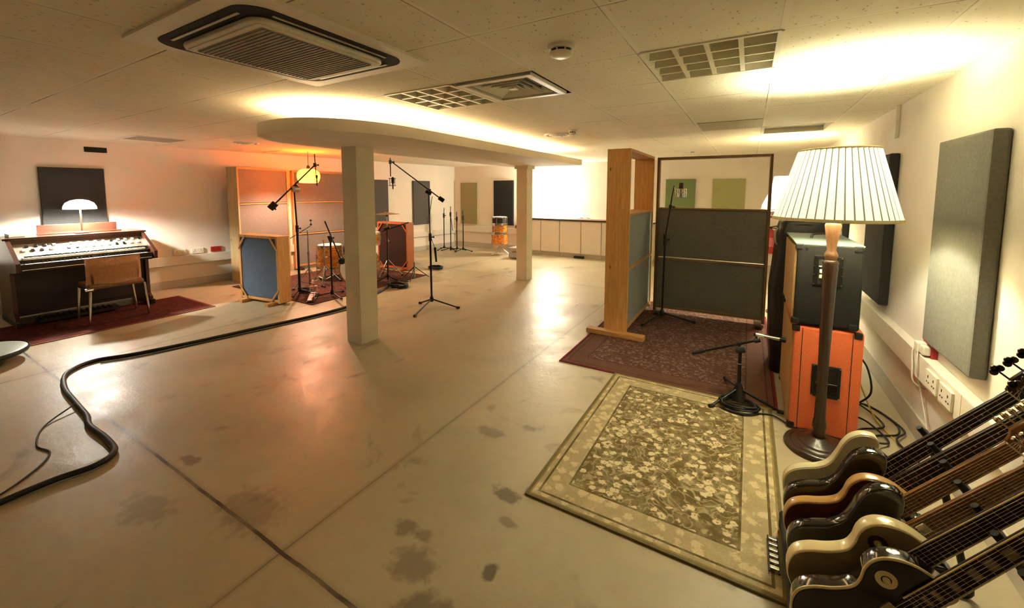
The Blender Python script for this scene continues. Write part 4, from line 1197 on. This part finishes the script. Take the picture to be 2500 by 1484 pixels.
# ------------------------------------------------------------------ organ
t = thing('electric_organ', 'dark wooden home organ with two keyboards against the left wall', 'organ', (-7.45, 1.665, .0085))
W = .615
def ob(name, lo, hi, m, bev=.004, par=None):
    bm = NB(); box(bm, lo, hi, bev); return obj(name, bm, m, par or t)
ob('lower_case', (-.30, -W + .03, .10), (.22, W - .03, .64), M['mahog_d'])
for s in (-1, 1):
    bm = NB()
    pr = [(-.31, .06), (.34, .06), (.34, .10), (.27, .14), (.27, .62), (.59, .655), (.595, .755), (.25, .955), (.20, .985), (-.31, .985)]
    vs0 = []; y0 = s * W; y1 = s * (W - .035)
    A = [bm.verts.new((x, y0, z)) for x, z in pr]; Bv = [bm.verts.new((x, y1, z)) for x, z in pr]
    bm.faces.new(A); bm.faces.new(Bv)
    for k in range(len(pr)):
        bm.faces.new((A[k], A[(k + 1) % len(pr)], Bv[(k + 1) % len(pr)], Bv[k]))
    obj('side_cheek', bm, M['mahog'], t)
    ob('foot', (-.31, s * (W - .02) - .025, 0), (.40, s * (W - .02) + .025, .062), M['mahog_d'])
ob('top_lid', (-.34, -W - .02, .985), (.20, W + .02, 1.008), M['mahog'])
ob('lid_front', (.155, -W + .035, .93), (.187, W - .035, .985), M['mahog'])
ob('key_bed', (-.3, -W + .036, .64), (.52, W - .036, .69), M['mahog_d'])
ob('key_slip', (.515, -W + .036, .66), (.545, W - .036, .735), M['mahog_d'])
ob('chrome_strip', (.545, -W + .05, .668), (.55, W - .05, .676), M['chrome'], .001)
bm = NB(); quadpts = [(.23, .92), (.40, .80)]
vs = [bm.verts.new(p) for p in ((.185, -W + .036, .935), (.185, W - .036, .935), (.385, W - .036, .815), (.385, -W + .036, .815))]
bm.faces.new(vs); cp = obj('control_panel', bm, M['alu'], t)
rnd = random.Random(5)
for k in range(30):
    y = -W + .10 + k * .036; f = .25 if k % 2 else .6
    if 7 < k < 10: continue
    x = .185 + .20 * f; z = .935 - .12 * f
    bm = NB(); box(bm, (x - .018, y, z - .004), (x + .018, y + .027, z + .012), .003, Matrix.Rotation(R(33), 3, 'Y'))
    obj('tab_switch', bm, M['key_white'] if rnd.random() < .7 else M['key_black'], cp)
for (x0, x1, z) in ((.385, .445, .79), (.445, .515, .725)):
    pass
for nm, x0, x1, z0, n_ in (('upper_manual', .375, .46, .775, 31), ('lower_manual', .45, .535, .715, 31)):
    wk = (2 * W - .16) / n_
    bm = NB()
    for k in range(n_):
        y = -W + .08 + wk * k; box(bm, (x0, y + .0008, z0), (x1, y + wk - .0008, z0 + .022), .002)
    m_ = obj(nm, bm, M['key_white'], t)
    bm = NB()
    for k in range(n_ - 1):
        if k % 7 in (2, 6): continue
        y = -W + .08 + wk * (k + 1); box(bm, (x0, y - .006, z0 + .02), (x0 + .048, y + .006, z0 + .036), .002)
    box(bm, (x0 - .002, -W + .10, z0 + .02), (x0 + .003, W - .10, z0 + .034))
    obj('black_keys', bm, M['key_black'], m_)
ob('rail', (.365, -W + .036, .735), (.455, W - .036, .775), M['mahog_d'])
# music desk on the lid
md_ = ob('music_desk', (-.20, -.30, 1.008), (-.18, .44, 1.125), M['mahog'])
ob('music_ledge', (-.18, -.31, 1.008), (-.05, .45, 1.022), M['mahog'])
ob('knee_panel', (.20, -W + .036, .14), (.225, W - .036, .60), M['mahog_d'])
ob('pedal_board', (.22, -.45, .02), (.40, .25, .06), M['mahog_d'])
for k in range(13):
    ob('bass_pedal', (.24, -.43 + k * .05, .06), (.42, -.415 + k * .05, .075), M['mahog_d'], .002)
bm = NB(); box(bm, (-.10, -.03, 0), (.10, .10, .035), .004); tag(obj('small_box', bm, M['white_plastic'], None, (-7.55, 1.14, 1.017)), 'small pale box on the left end of the organ lid', 'box')

# chair at the organ
t = thing('office_chair', 'chrome legged tan leather chair pulled up to the organ', 'chair', (-6.75, 1.78, .008), 0)
bm = NB()
n = 14; rows = [(.43, 0), (.52, .004), (.66, .006), (.765, .0)]
F = [];
for z, o in rows:
    F.append([V(.20 - .10 * ((2 * k / n - 1) ** 2) + o, -.25 + .5 * k / n, z) for k in range(n + 1)])
g = [[bm.verts.new(p) for p in row] for row in F]
for i in range(len(g) - 1):
    for k in range(n):
        f = bm.faces.new((g[i][k], g[i][k + 1], g[i + 1][k + 1], g[i + 1][k])); f.smooth = True
bmesh.ops.solidify(bm, geom=bm.faces[:], thickness=.03)
obj('backrest', bm, M['leather'], t)
bm = NB(); box(bm, (-.24, -.25, .40), (.20, .25, .46), .025); obj('seat', bm, M['leather'], t)
for sx in (-1, 1):
    for sy in (-1, 1):
        bm = NB(); tube(bm, (sx * .20, sy * .245, .40), (sx * .205 + .0, sy * .27, 0), .014, seg=10); obj('leg', bm, M['chrome'], t)
for s in (-1, 1):
    bm = NB(); path(bm, [(.20, s * .245, .40), (-.20, s * .245, .40)], .013); obj('side_rail', bm, M['chrome'], t)
    bm = NB(); tube(bm, (.12, s * .20, .42), (.10, s * .20, .60), .011, seg=8); obj('back_support', bm, M['chrome'], t)
bm = NB(); tube(bm, (.20, -.29, .405), (.20, -.22, .405), .022, seg=10); obj('arm_stub', bm, M['chrome'], t)

# black round stool at the left edge
t = thing('padded_stool', 'black round stool with grey top at the left edge', 'stool', (-5.92, .60, 0))
bm = NB(); lathe(bm, [(.001, .05), (.26, .05), (.335, .075), (.345, .10), (.335, .118)], 40, caps=False, sharp=60); obj('rim', bm, M['black_plastic'], t)
bm = NB(); lathe(bm, [(.33, .112), (.30, .120), (.001, .124)], 40, caps=False); obj('grey_top', bm, mk('silver_grey_lid', '8f9488', .35, .3), t)
for k in range(4):
    a = k * PI / 2 + .35; bm = NB(); lathe(bm, [(.028, 0), (.03, .045), (.022, .056)], 12, (.25 * math.cos(a), .25 * math.sin(a), 0)); obj('castor_foot', bm, M['rubber'], t)

# ------------------------------------------------------------------ cables on the floor
def cable(label, pts, r, m, name='floor_cable', n=8):
    bm = NB(); path(bm, spline(pts, n), r, 8); o = obj(name, bm, m); tag(o, label, 'cable'); return o
z = .018
cable('thick black cable loom snaking over the bare floor from the left edge to the drums',
      [(-3.14, .08, z), (-3.16, .36, z), (-3.16, .54, z), (-3.13, .69, z), (-3.20, .79, z), (-3.40, .815, z), (-3.71, .81, z), (-3.89, .84, z), (-4.24, .86, z), (-4.62, .89, z), (-4.96, .98, z),
       (-5.11, 1.18, z), (-4.99, 1.43, z), (-4.86, 1.88, z), (-4.73, 2.51, z), (-4.62, 3.1, z), (-4.62, 3.6, z), (-4.80, 4.1, z), (-5.0, 4.6, z)], .017, M['cable'], 'cable_loom')
cable('thin black cable lying beside the thick loom towards the near column', [(-5.02, 1.2, .007), (-4.90, 1.45, .007), (-4.80, 1.9, .007), (-4.66, 2.5, .007), (-4.55, 3.1, .007), (-4.5, 3.7, .007)], .006, M['cable'])
cable('thin black cable curling over floor left of the thick loom', [(-4.14, .84, .03), (-3.98, .66, .006), (-3.72, .58, .006), (-3.55, .60, .006), (-3.40, .52, .006), (-3.25, .34, .006), (-3.22, .1, .006)], .005, M['cable'])
cable('black cable trailing from short boom stand towards the amplifier stack', [(.10, 3.22, .017), (.2, 3.26, .016), (.30, 3.20, .009), (.42, 3.14, .008)], .005, M['cable'])
cable('yellow cable hanging behind the orange cabinet', [(.70, 3.9, .5), (.72, 3.75, .3), (.80, 3.6, .05), (.85, 3.4, .006), (.9, 3.2, .006)], .005, M['cable_y'])
cable('dark cable dropping behind orange cabinet to the floor', [(.69, 3.55, .46), (.73, 3.45, .40), (.75, 3.42, .25), (.70, 3.5, .12), (.68, 3.6, .02)], .006, M['cable'])
rnd = random.Random(11)
tangle = [[(.70, 3.30, .006), (.80, 3.35, .02), (.92, 3.20, .006), (.90, 3.00, .01), (.78, 2.92, .006), (.72, 2.80, .02), (.80, 2.62, .006), (.90, 2.5, .006)],
          [(.68, 3.45, .01), (.78, 3.28, .025), (.84, 3.05, .02), (.70, 2.95, .008), (.64, 2.75, .03), (.74, 2.58, .02), (.86, 2.66, .03), (.94, 2.8, .01)],
          [(.66, 3.12, .02), (.74, 3.0, .05), (.82, 2.85, .015), (.70, 2.70, .05), (.62, 2.55, .03), (.70, 2.42, .01)],
          [(.70, 3.38, .03), (.86, 3.3, .01), (.94, 3.05, .02), (.86, 2.86, .03), (.92, 2.64, .01), (.84, 2.45, .01)],
          [(.64, 2.62, .05), (.60, 2.45, .09), (.68, 2.36, .12), (.74, 2.46, .07), (.66, 2.56, .03)]]
tl = ['dark cable in the tangle by the wall, running nearest the orange cabinet', 'dark cable looping widest in the floor tangle behind the guitars', 'dark cable curling closest behind the white bass body',
      'dark cable in the tangle lying nearest the skirting', 'small raised loop of cable behind the white bass horn']
for k, p in enumerate(tangle): cable(tl[k], [(x_, y_ + .42, z_) for x_, y_, z_ in p], .006, M['cable'])
cable('thin white cable hanging from the trunking by the plug socket', [(.93, 3.33, .60), (.925, 3.30, .5), (.96, 3.34, .36), (.97, 3.25, .2), (.93, 3.0, .03), (.82, 2.8, .012), (.72, 2.6, .05)], .004, M['cable_w'])
cable('thin white cable wrapped over the trunking by the plugs', [(.99, 3.42, .62), (.935, 3.42, .59), (.925, 3.38, .50), (.93, 3.36, .40), (.985, 3.36, .36)], .005, M['cable_w'])
cable('thin dark cable hanging on the wall left of the organ', [lwall(-.16, .03, .53), lwall(-.12, .07, .45), lwall(-.08, .07, .3), lwall(.0, .1, .1), lwall(.1, .2, .006)], .006, M['cable'])

# ------------------------------------------------------------------ guitars on a rack
LPO = [(0, 0), (.008, .055), (.035, .115), (.075, .148), (.12, .16), (.165, .146), (.21, .118), (.255, .1), (.29, .104), (.325, .118), (.36, .122), (.395, .110), (.425, .078), (.44, .035),
       (.44, -.03), (.40, -.034), (.355, -.042), (.345, -.065), (.365, -.092), (.388, -.112), (.38, -.128), (.345, -.128), (.295, -.108), (.255, -.102), (.21, -.12), (.165, -.147), (.12, -.16), (.075, -.148), (.035, -.115), (.008, -.055)]
STO = [(0, 0), (.010, .06), (.04, .115), (.085, .15), (.13, .157), (.175, .142), (.22, .118), (.265, .109), (.315, .120), (.36, .135), (.405, .141), (.445, .128), (.468, .10), (.462, .075), (.43, .05), (.405, .034),
       (.40, -.03), (.36, -.042), (.35, -.066), (.368, -.1), (.392, -.126), (.385, -.148), (.345, -.152), (.29, -.130), (.24, -.120), (.19, -.137), (.13, -.158), (.08, -.15), (.035, -.115), (.008, -.06)]
def xf(bm, mat):
    for v in bm.verts: v.co = mat @ v.co

def guitar(name, label, y, ang, org, outline, face, side, neck_m, board_m, style, thick=.045, bass=False, binding=None, inlay=None, extras=()):
    """built flat: x along the neck, y towards the bass side, z out of the front; then stood on the rack"""
    t = thing(name, label, 'bass guitar' if bass else 'guitar', (org[0], y, org[1]), 0, 'guitars in the floor rack')
    a = R(ang)
    t.matrix_world = Matrix(((math.cos(a), -math.sin(a), 0, org[0]), (0, 0, -1, y), (math.sin(a), math.cos(a), 0, org[1]), (0, 0, 0, 1)))
    pts = [(p.x, p.y) for p in spline([V(u, v, 0) for u, v in outline], 5, True)]
    bm = NB(); prism(bm, pts, -thick, 0, .007 if binding is None else .003); body = obj('body', bm, side, t)
    # front face as a sub-part, inset by its binding
    n = len(pts); P2 = []
    c = V(.2, 0)
    for i in range(n):
        p, q = V(*pts[i - 1]), V(*pts[(i + 1) % n]); d = (q - p).normalized(); nn = V(d.y, -d.x)
        ar = 1
        P2.append((pts[i][0] + nn.x * 0, pts[i][1]))
    area = sum(pts[i][0] * pts[(i + 1) % n][1] - pts[(i + 1) % n][0] * pts[i][1] for i in range(n))
    sg = -1 if area > 0 else 1
    ins = .0065 if binding is not None else .0035
    inner = []
    for i in range(n):
        p, q = V(*pts[i - 1]), V(*pts[(i + 1) % n]); d = (q - p).normalized(); nn = V(d.y, -d.x)
        inner.append((pts[i][0] + sg * nn.x * ins, pts[i][1] + sg * nn.y * ins))
    bm = NB(); prism(bm, inner, -.002, .0016, .0012, 2); obj('top_face', bm, face, body)
    if binding is not None:
        bm = NB(); path(bm, [(p[0], p[1], -.003) for p in pts], .0042, 6, True); obj('binding', bm, binding, body)
    scale = .81 if bass else .64
    nut = scale + (.075 if bass else .135)
    j = .40
    hw0, hw1 = (.031, .021) if bass else (.028, .0215)
    # neck with rounded back
    bm = NB(); rows = []
    for k in range(9):
        u = j - .03 + (nut - j + .03) * k / 8; w = hw0 + (hw1 - hw0) * k / 8
        rows.append([bm.verts.new((u, w * math.cos(PI * q / 8), .004 - (.023) * math.sin(PI * q / 8))) for q in range(9)])
    for i in range(8):
        for q in range(8):
            f = bm.faces.new((rows[i][q], rows[i][q + 1], rows[i + 1][q + 1], rows[i + 1][q])); f.smooth = True
        bm.faces.new((rows[i][0], rows[i + 1][0], rows[i + 1][8], rows[i][8]))
    bm.faces.new(rows[0]); bm.faces.new(rows[-1])
    nk = obj('neck', bm, neck_m, t)
    bm = NB()
    u0 = j - .06
    vs = [bm.verts.new(p) for p in ((u0, -hw0, .004), (u0, hw0, .004), (nut, hw1, .004), (nut, -hw1, .004), (u0, -hw0, .010), (u0, hw0, .010), (nut, hw1, .010), (nut, -hw1, .010))]
    for f in ((0, 1, 2, 3), (4, 5, 6, 7), (0, 1, 5, 4), (1, 2, 6, 5), (2, 3, 7, 6), (3, 0, 4, 7)): bm.faces.new([vs[k] for k in f])
    fb = obj('fretboard', bm, board_m, t)
    if binding is not None or style == 'lp':
        bm = NB()
        for s in (-1, 1): tube(bm, (u0, s * hw0, .0085), (nut, s * hw1, .0085), .0022, seg=6)
        obj('neck_binding', bm, M['g_cream'], fb)
    bm = NB()
    for k in range(1, 21):
        u = nut - scale * (1 - 2 ** (-k / 12))
        if u < u0: break
        w = hw1 + (hw0 - hw1) * (nut - u) / (nut - j)
        tube(bm, (u, -w + .001, .0104), (u, w - .001, .0104), .0011, seg=6)
    obj('frets', bm, M['nickel'], fb)
    if inlay:
        for k in (3, 5, 7, 9, 12, 15, 17):
            u = nut - scale * (1 - 2 ** (-(k - .5) / 12))
            if u < u0 + .01: break
            if inlay == 'block':
                bm = NB(); L = scale * .02 * (1.9 - k / 12); box(bm, (u - L / 1.6, -.013, .0095), (u + L / 1.6, .013, .0108)); obj('inlay', bm, M['pearl_inlay'], fb)
            else:
                bm = NB(); tube(bm, (u, 0, .0095), (u, 0, .0107), .003, seg=10); obj('inlay', bm, M['pearl_inlay'] if board_m is not M['maple'] else M['g_black'], fb)
    # headstock
    hl = .20 if bass else .17
    if style == 'lp':
        ho = [(0, hw1), (.03, .034), (.08, .040), (.15, .043), (.175, .03), (.165, 0), (.175, -.03), (.15, -.043), (.08, -.040), (.03, -.034), (0, -hw1)]
    else:
        ho = [(0, hw1), (.02, .028), (.035, .040), (hl * .55, .042), (hl * .9, .046), (hl, .030), (hl * .98, .0), (hl * .85, -.022), (hl * .6, -.014), (.05, -.024), (.02, -hw1 - .002), (0, -hw1)]
    bm = NB(); prism(bm, [(nut + u, v) for u, v in ho], -.012, .003, .002, 2)
    hs = obj('headstock', bm, neck_m if style != 'lp' else M['g_black'], t)
    ns = 4 if bass else 6
    pegs = []
    for k in range(ns):
        if style == 'lp':
            s = 1 if k < 3 else -1; q = k % 3; pu, pv = nut + .035 + .042 * q, s * .028; tipv = s * .062
        else:
            pu, pv = nut + .035 + (hl - .06) * k / (ns - 1), .028; tipv = .068 if not bass else .078
            s = 1
        pegs.append((pu, pv))
        bm = NB(); tube(bm, (pu, pv, .002), (pu, pv, .016), .004 if not bass else .008, seg=10)
        tube(bm, (pu, pv, -.016), (pu, tipv - s * .008, -.016), .003, seg=8)
        if bass:
            for q in (-1, 0, 1): tube(bm, (pu + .011 * q, tipv + (.004 if q == 0 else -.003), -.019), (pu + .011 * q, tipv + (.004 if q == 0 else -.003), -.013), .011, seg=10)
        else:
            lathe(bm, [(.001, -.011), (.007, -.008), (.009, 0), (.007, .008), (.001, .011)], 10, (pu, tipv, -.016), 'Y', caps=False)
        obj('tuning_peg', bm, M['nickel'] if not bass else M['darkwood'], hs)
    bm = NB(); box(bm, (nut - .003, -hw1, .004), (nut + .002, hw1, .0135)); obj('nut', bm, M['g_cream'], t)
    # bridge, pickups, knobs
    bu = nut - scale
    bm = NB()
    if style == 'lp':
        box(bm, (bu - .008, -.042, .0), (bu + .008, .042, .014), .003); box(bm, (bu - .05, -.045, .0), (bu - .036, .045, .012), .004)
    else:
        box(bm, (bu - .03, -.04, .0), (bu + .012, .04, .005), .002)
        for k in range(ns): box(bm, (bu - .02, -.034 + k * .068 / (ns - 1) - .004, .004), (bu + .008, -.034 + k * .068 / (ns - 1) + .004, .012), .002)
    obj('bridge', bm, M['chrome'], t)
    pks = (bu + .075, bu + .15) if not bass else (bu + .12, bu + .24)
    for u in pks:
        bm = NB()
        if style == 'lp': box(bm, (u - .018, -.036, .0), (u + .018, .036, .009), .003)
        else: box(bm, (u - .010, -.042, .0), (u + .010, .042, .008), .004)
        obj('pickup', bm, M['nickel'] if style == 'lp' else M['key_black'], t)
    for (u, v) in ((.07, -.09), (.11, -.11), (.135, -.085), (.09, -.065)) if style == 'lp' else ((.10, -.095), (.065, -.10), (.16, -.085)):
        bm = NB(); lathe(bm, [(.011, 0), (.011, .008), (.008, .014), (.001, .0145)], 14, (u, v, .001), caps=False); obj('knob', bm, M['g_cream'] if style == 'lp' else M['chrome'], t)
    for k in range(ns):
        f = -1 + 2 * k / (ns - 1)
        bm = NB(); path(bm, [(bu, f * -.026, .0135), (nut, f * -.0165, .0135), (pegs[ns - 1 - k][0] if style != 'lp' else pegs[(2, 1, 0, 3, 4, 5)[k] if True else 0][0], pegs[ns - 1 - k][1] if style != 'lp' else (.028 if f < 0 else -.028), .010)], .0009 if not bass else .0014, 5)
        obj('string', bm, M['nickel'], t)
    bm = NB(); tube(bm, (-.012, 0, -.022), (.004, 0, -.022), .006, seg=8)
    hu = .43 if style != 'lp' else .425
    obj('strap_button', bm, M['nickel'], t)
    for e in extras: e(t)
    return t

def toggle(t):
    bm = NB(); lathe(bm, [(.0125, .001), (.0125, .0032), (.0245, .0032), (.0255, .001)], 24, (.345, .075, 0), caps=False); obj('switch_ring', bm, M['g_cream'] if t.name.startswith('black') else M['darkwood'], t)
    bm = NB(); tube(bm, (.345, .075, .0), (.345, .075, .006), .009, seg=12); tube(bm, (.345, .075, .004), (.352, .072, .024), .0028, seg=8); obj('toggle_switch', bm, M['g_cream'], t)
def guard_dark(t):
    bm = NB(); o = spline([V(u, v, 0) for u, v in ((.06, -.10), (.10, -.02), (.12, .06), (.22, .07), (.31, .085), (.37, .095), (.415, .06), (.40, .033), (.40, -.03), (.35, -.05), (.35, -.09), (.29, -.105), (.22, -.09), (.14, -.125))], 4, True)
    prism(bm, [(p.x, p.y) for p in o], .0012, .0035, .001, 2); obj('pickguard', bm, mk('tortoise_guard', '2a1a10', .2, var=.5, scale=20), t)
def guard_black(t):
    bm = NB(); o = spline([V(u, v, 0) for u, v in ((.08, -.08), (.12, -.01), (.15, .055), (.25, .065), (.33, .075), (.38, .07), (.40, .033), (.40, -.03), (.35, -.05), (.33, -.08), (.25, -.08), (.17, -.10))], 4, True)
    prism(bm, [(p.x, p.y) for p in o], .0012, .0032, .001, 2); obj('pickguard', bm, M['black_plastic'], t)
def plate(t):
    bm = NB(); box(bm, (.425, -.012, .004), (.455, .018, .0165), .003); obj('chrome_cover', bm, M['chrome'], t)

ORG = (.2445, .1915)
guitar('white_bass_guitar', 'cream white bass guitar at the back of the rack, nearest the lamp', 2.0, 51, (.2445, .196), STO, M['g_white'], M['g_white'], M['darkwood'], M['rosewood'], 'strat', .045, True, inlay='dot')
guitar('black_bass_guitar', 'glossy black bass guitar second from the back of the rack', 1.89, 50.6, (.240, .190), STO, M['g_black'], M['g_black'], M['mahog'], M['rosewood'], 'strat', .045, True, extras=(guard_dark,), inlay='dot')
guitar('brown_electric_guitar', 'brown electric guitar with natural tan sides, third from the rack back', 1.78, 51, (.238, .196), LPO, M['g_brown'], M['g_natural'], M['maple'], M['maple'], 'strat', .045, inlay='dot')
guitar('dark_electric_guitar', 'dark brown-black electric guitar with amber maple neck, fourth in the rack', 1.67, 51.5, (.240, .186), STO, M['g_black'], M['g_black'], M['maple'], M['maple'], 'strat', .045, extras=(guard_black, plate), inlay='dot')
guitar('gold_electric_guitar', 'dull gold single-cut guitar with broad cream sides, fifth in the rack', 1.56, 53.3, (.240, .180), LPO, M['g_gold'], M['g_cream'], M['mahog_d'], M['rosewood'], 'lp', .052, extras=(toggle,))
guitar('black_electric_guitar', 'black single-cut guitar with thin cream binding, nearest the camera', 1.45, 56, (.252, .150), LPO, M['g_black'], M['g_black'], M['mahog_d'], M['rosewood'], 'lp', .052, binding=M['g_cream'], inlay='block', extras=(toggle,))

t = thing('guitar_rack', 'black tubular floor rack holding the row of guitars', 'guitar rack', (.3, 1.74, 0))
for y in (-.46, .40):
    bm = NB(); path(bm, spline([(-.10, y, .10), (-.10, y, .02), (-.05, y, .013), (.40, y, .013), (.50, y, .02), (.48, y, .12), (.385, y, .50), (.345, y, .615)], 5), .013, 10); obj('side_frame', bm, M['black_metal'], t)
bm = NB(); tube(bm, (.345, -.47, .615), (.345, .43, .615), .014, seg=12); obj('neck_bar', bm, M['black_metal'], t)
bm = NB(); tube(bm, (.165, -.46, .060), (.165, .40, .060), .022, seg=12); obj('cradle_bar', bm, M['rubber'], t)
bm = NB(); tube(bm, (-.10, -.46, .09), (-.10, .40, .09), .016, seg=12); obj('front_bar', bm, M['rubber'], t)
for y in (.315, .20, .09, -.02, -.13, -.24, -.37):
    bm = NB(); tube(bm, (.36, y, .60), (.30, y, .672), .0085, seg=10); tube(bm, (.318, y, .652), (.296, y, .678), .0105, seg=10); obj('neck_peg', bm, M['rubber'], t)
t = thing('ridged_chrome_strip', 'short ladder-like chrome strip lying on rug edge beside the guitar bodies', 'metal strip', (.158, 1.965, .0145), R(0))
bm = NB()
for s in (-1, 1): tube(bm, (s * .017 - .0, -.10, .006), (s * .017, .10, .006), .004, seg=8)
obj('side_rails', bm, M['black_metal'], t)
for k in range(6):
    bm = NB(); box(bm, (-.017, -.088 + k * .033, .003), (.017, -.07 + k * .033, .013), .003); obj('rung', bm, M['chrome'], t)

# ------------------------------------------------------------------ camera, world, view
F, CYP = 991.73, 551.9
yaw, pit, rol = .52785, .0858, .00235
cy, sy, cp, sp, cr, sr = math.cos(yaw), math.sin(yaw), math.cos(pit), math.sin(pit), math.cos(rol), math.sin(rol)
fwd = V(-sy * cp, cy * cp, -sp); right = V(cy, sy, 0); up = right.cross(fwd)
r_ = right * cr + up * sr; u_ = -right * sr + up * cr
cam = bpy.data.cameras.new('camera'); co = bpy.data.objects.new('camera', cam); COL.objects.link(co)
co.matrix_world = Matrix(((r_.x, u_.x, -fwd.x, 0), (r_.y, u_.y, -fwd.y, 0), (r_.z, u_.z, -fwd.z, 1.57), (0, 0, 0, 1)))
cam.sensor_fit = 'HORIZONTAL'; cam.sensor_width = 36; cam.lens = 36 * F / 2500
cam.shift_y = -(742 - CYP) / 2500
cam.clip_start = .02
SC.camera = co
w = bpy.data.worlds.new('world'); SC.world = w; w.use_nodes = True
w.node_tree.nodes['Background'].inputs[0].default_value = (1, .8, .5, 1)
w.node_tree.nodes['Background'].inputs[1].default_value = .0
SC.view_settings.view_transform = 'Standard'; SC.view_settings.look = 'None'
SC.view_settings.gamma = 1; SC.view_settings.use_curve_mapping = False
SC.view_settings.exposure = 3.5
SC.cycles.use_denoising = True
SC.cycles.max_bounces = 10; SC.cycles.diffuse_bounces = 6
SC.cycles.sample_clamp_indirect = 8
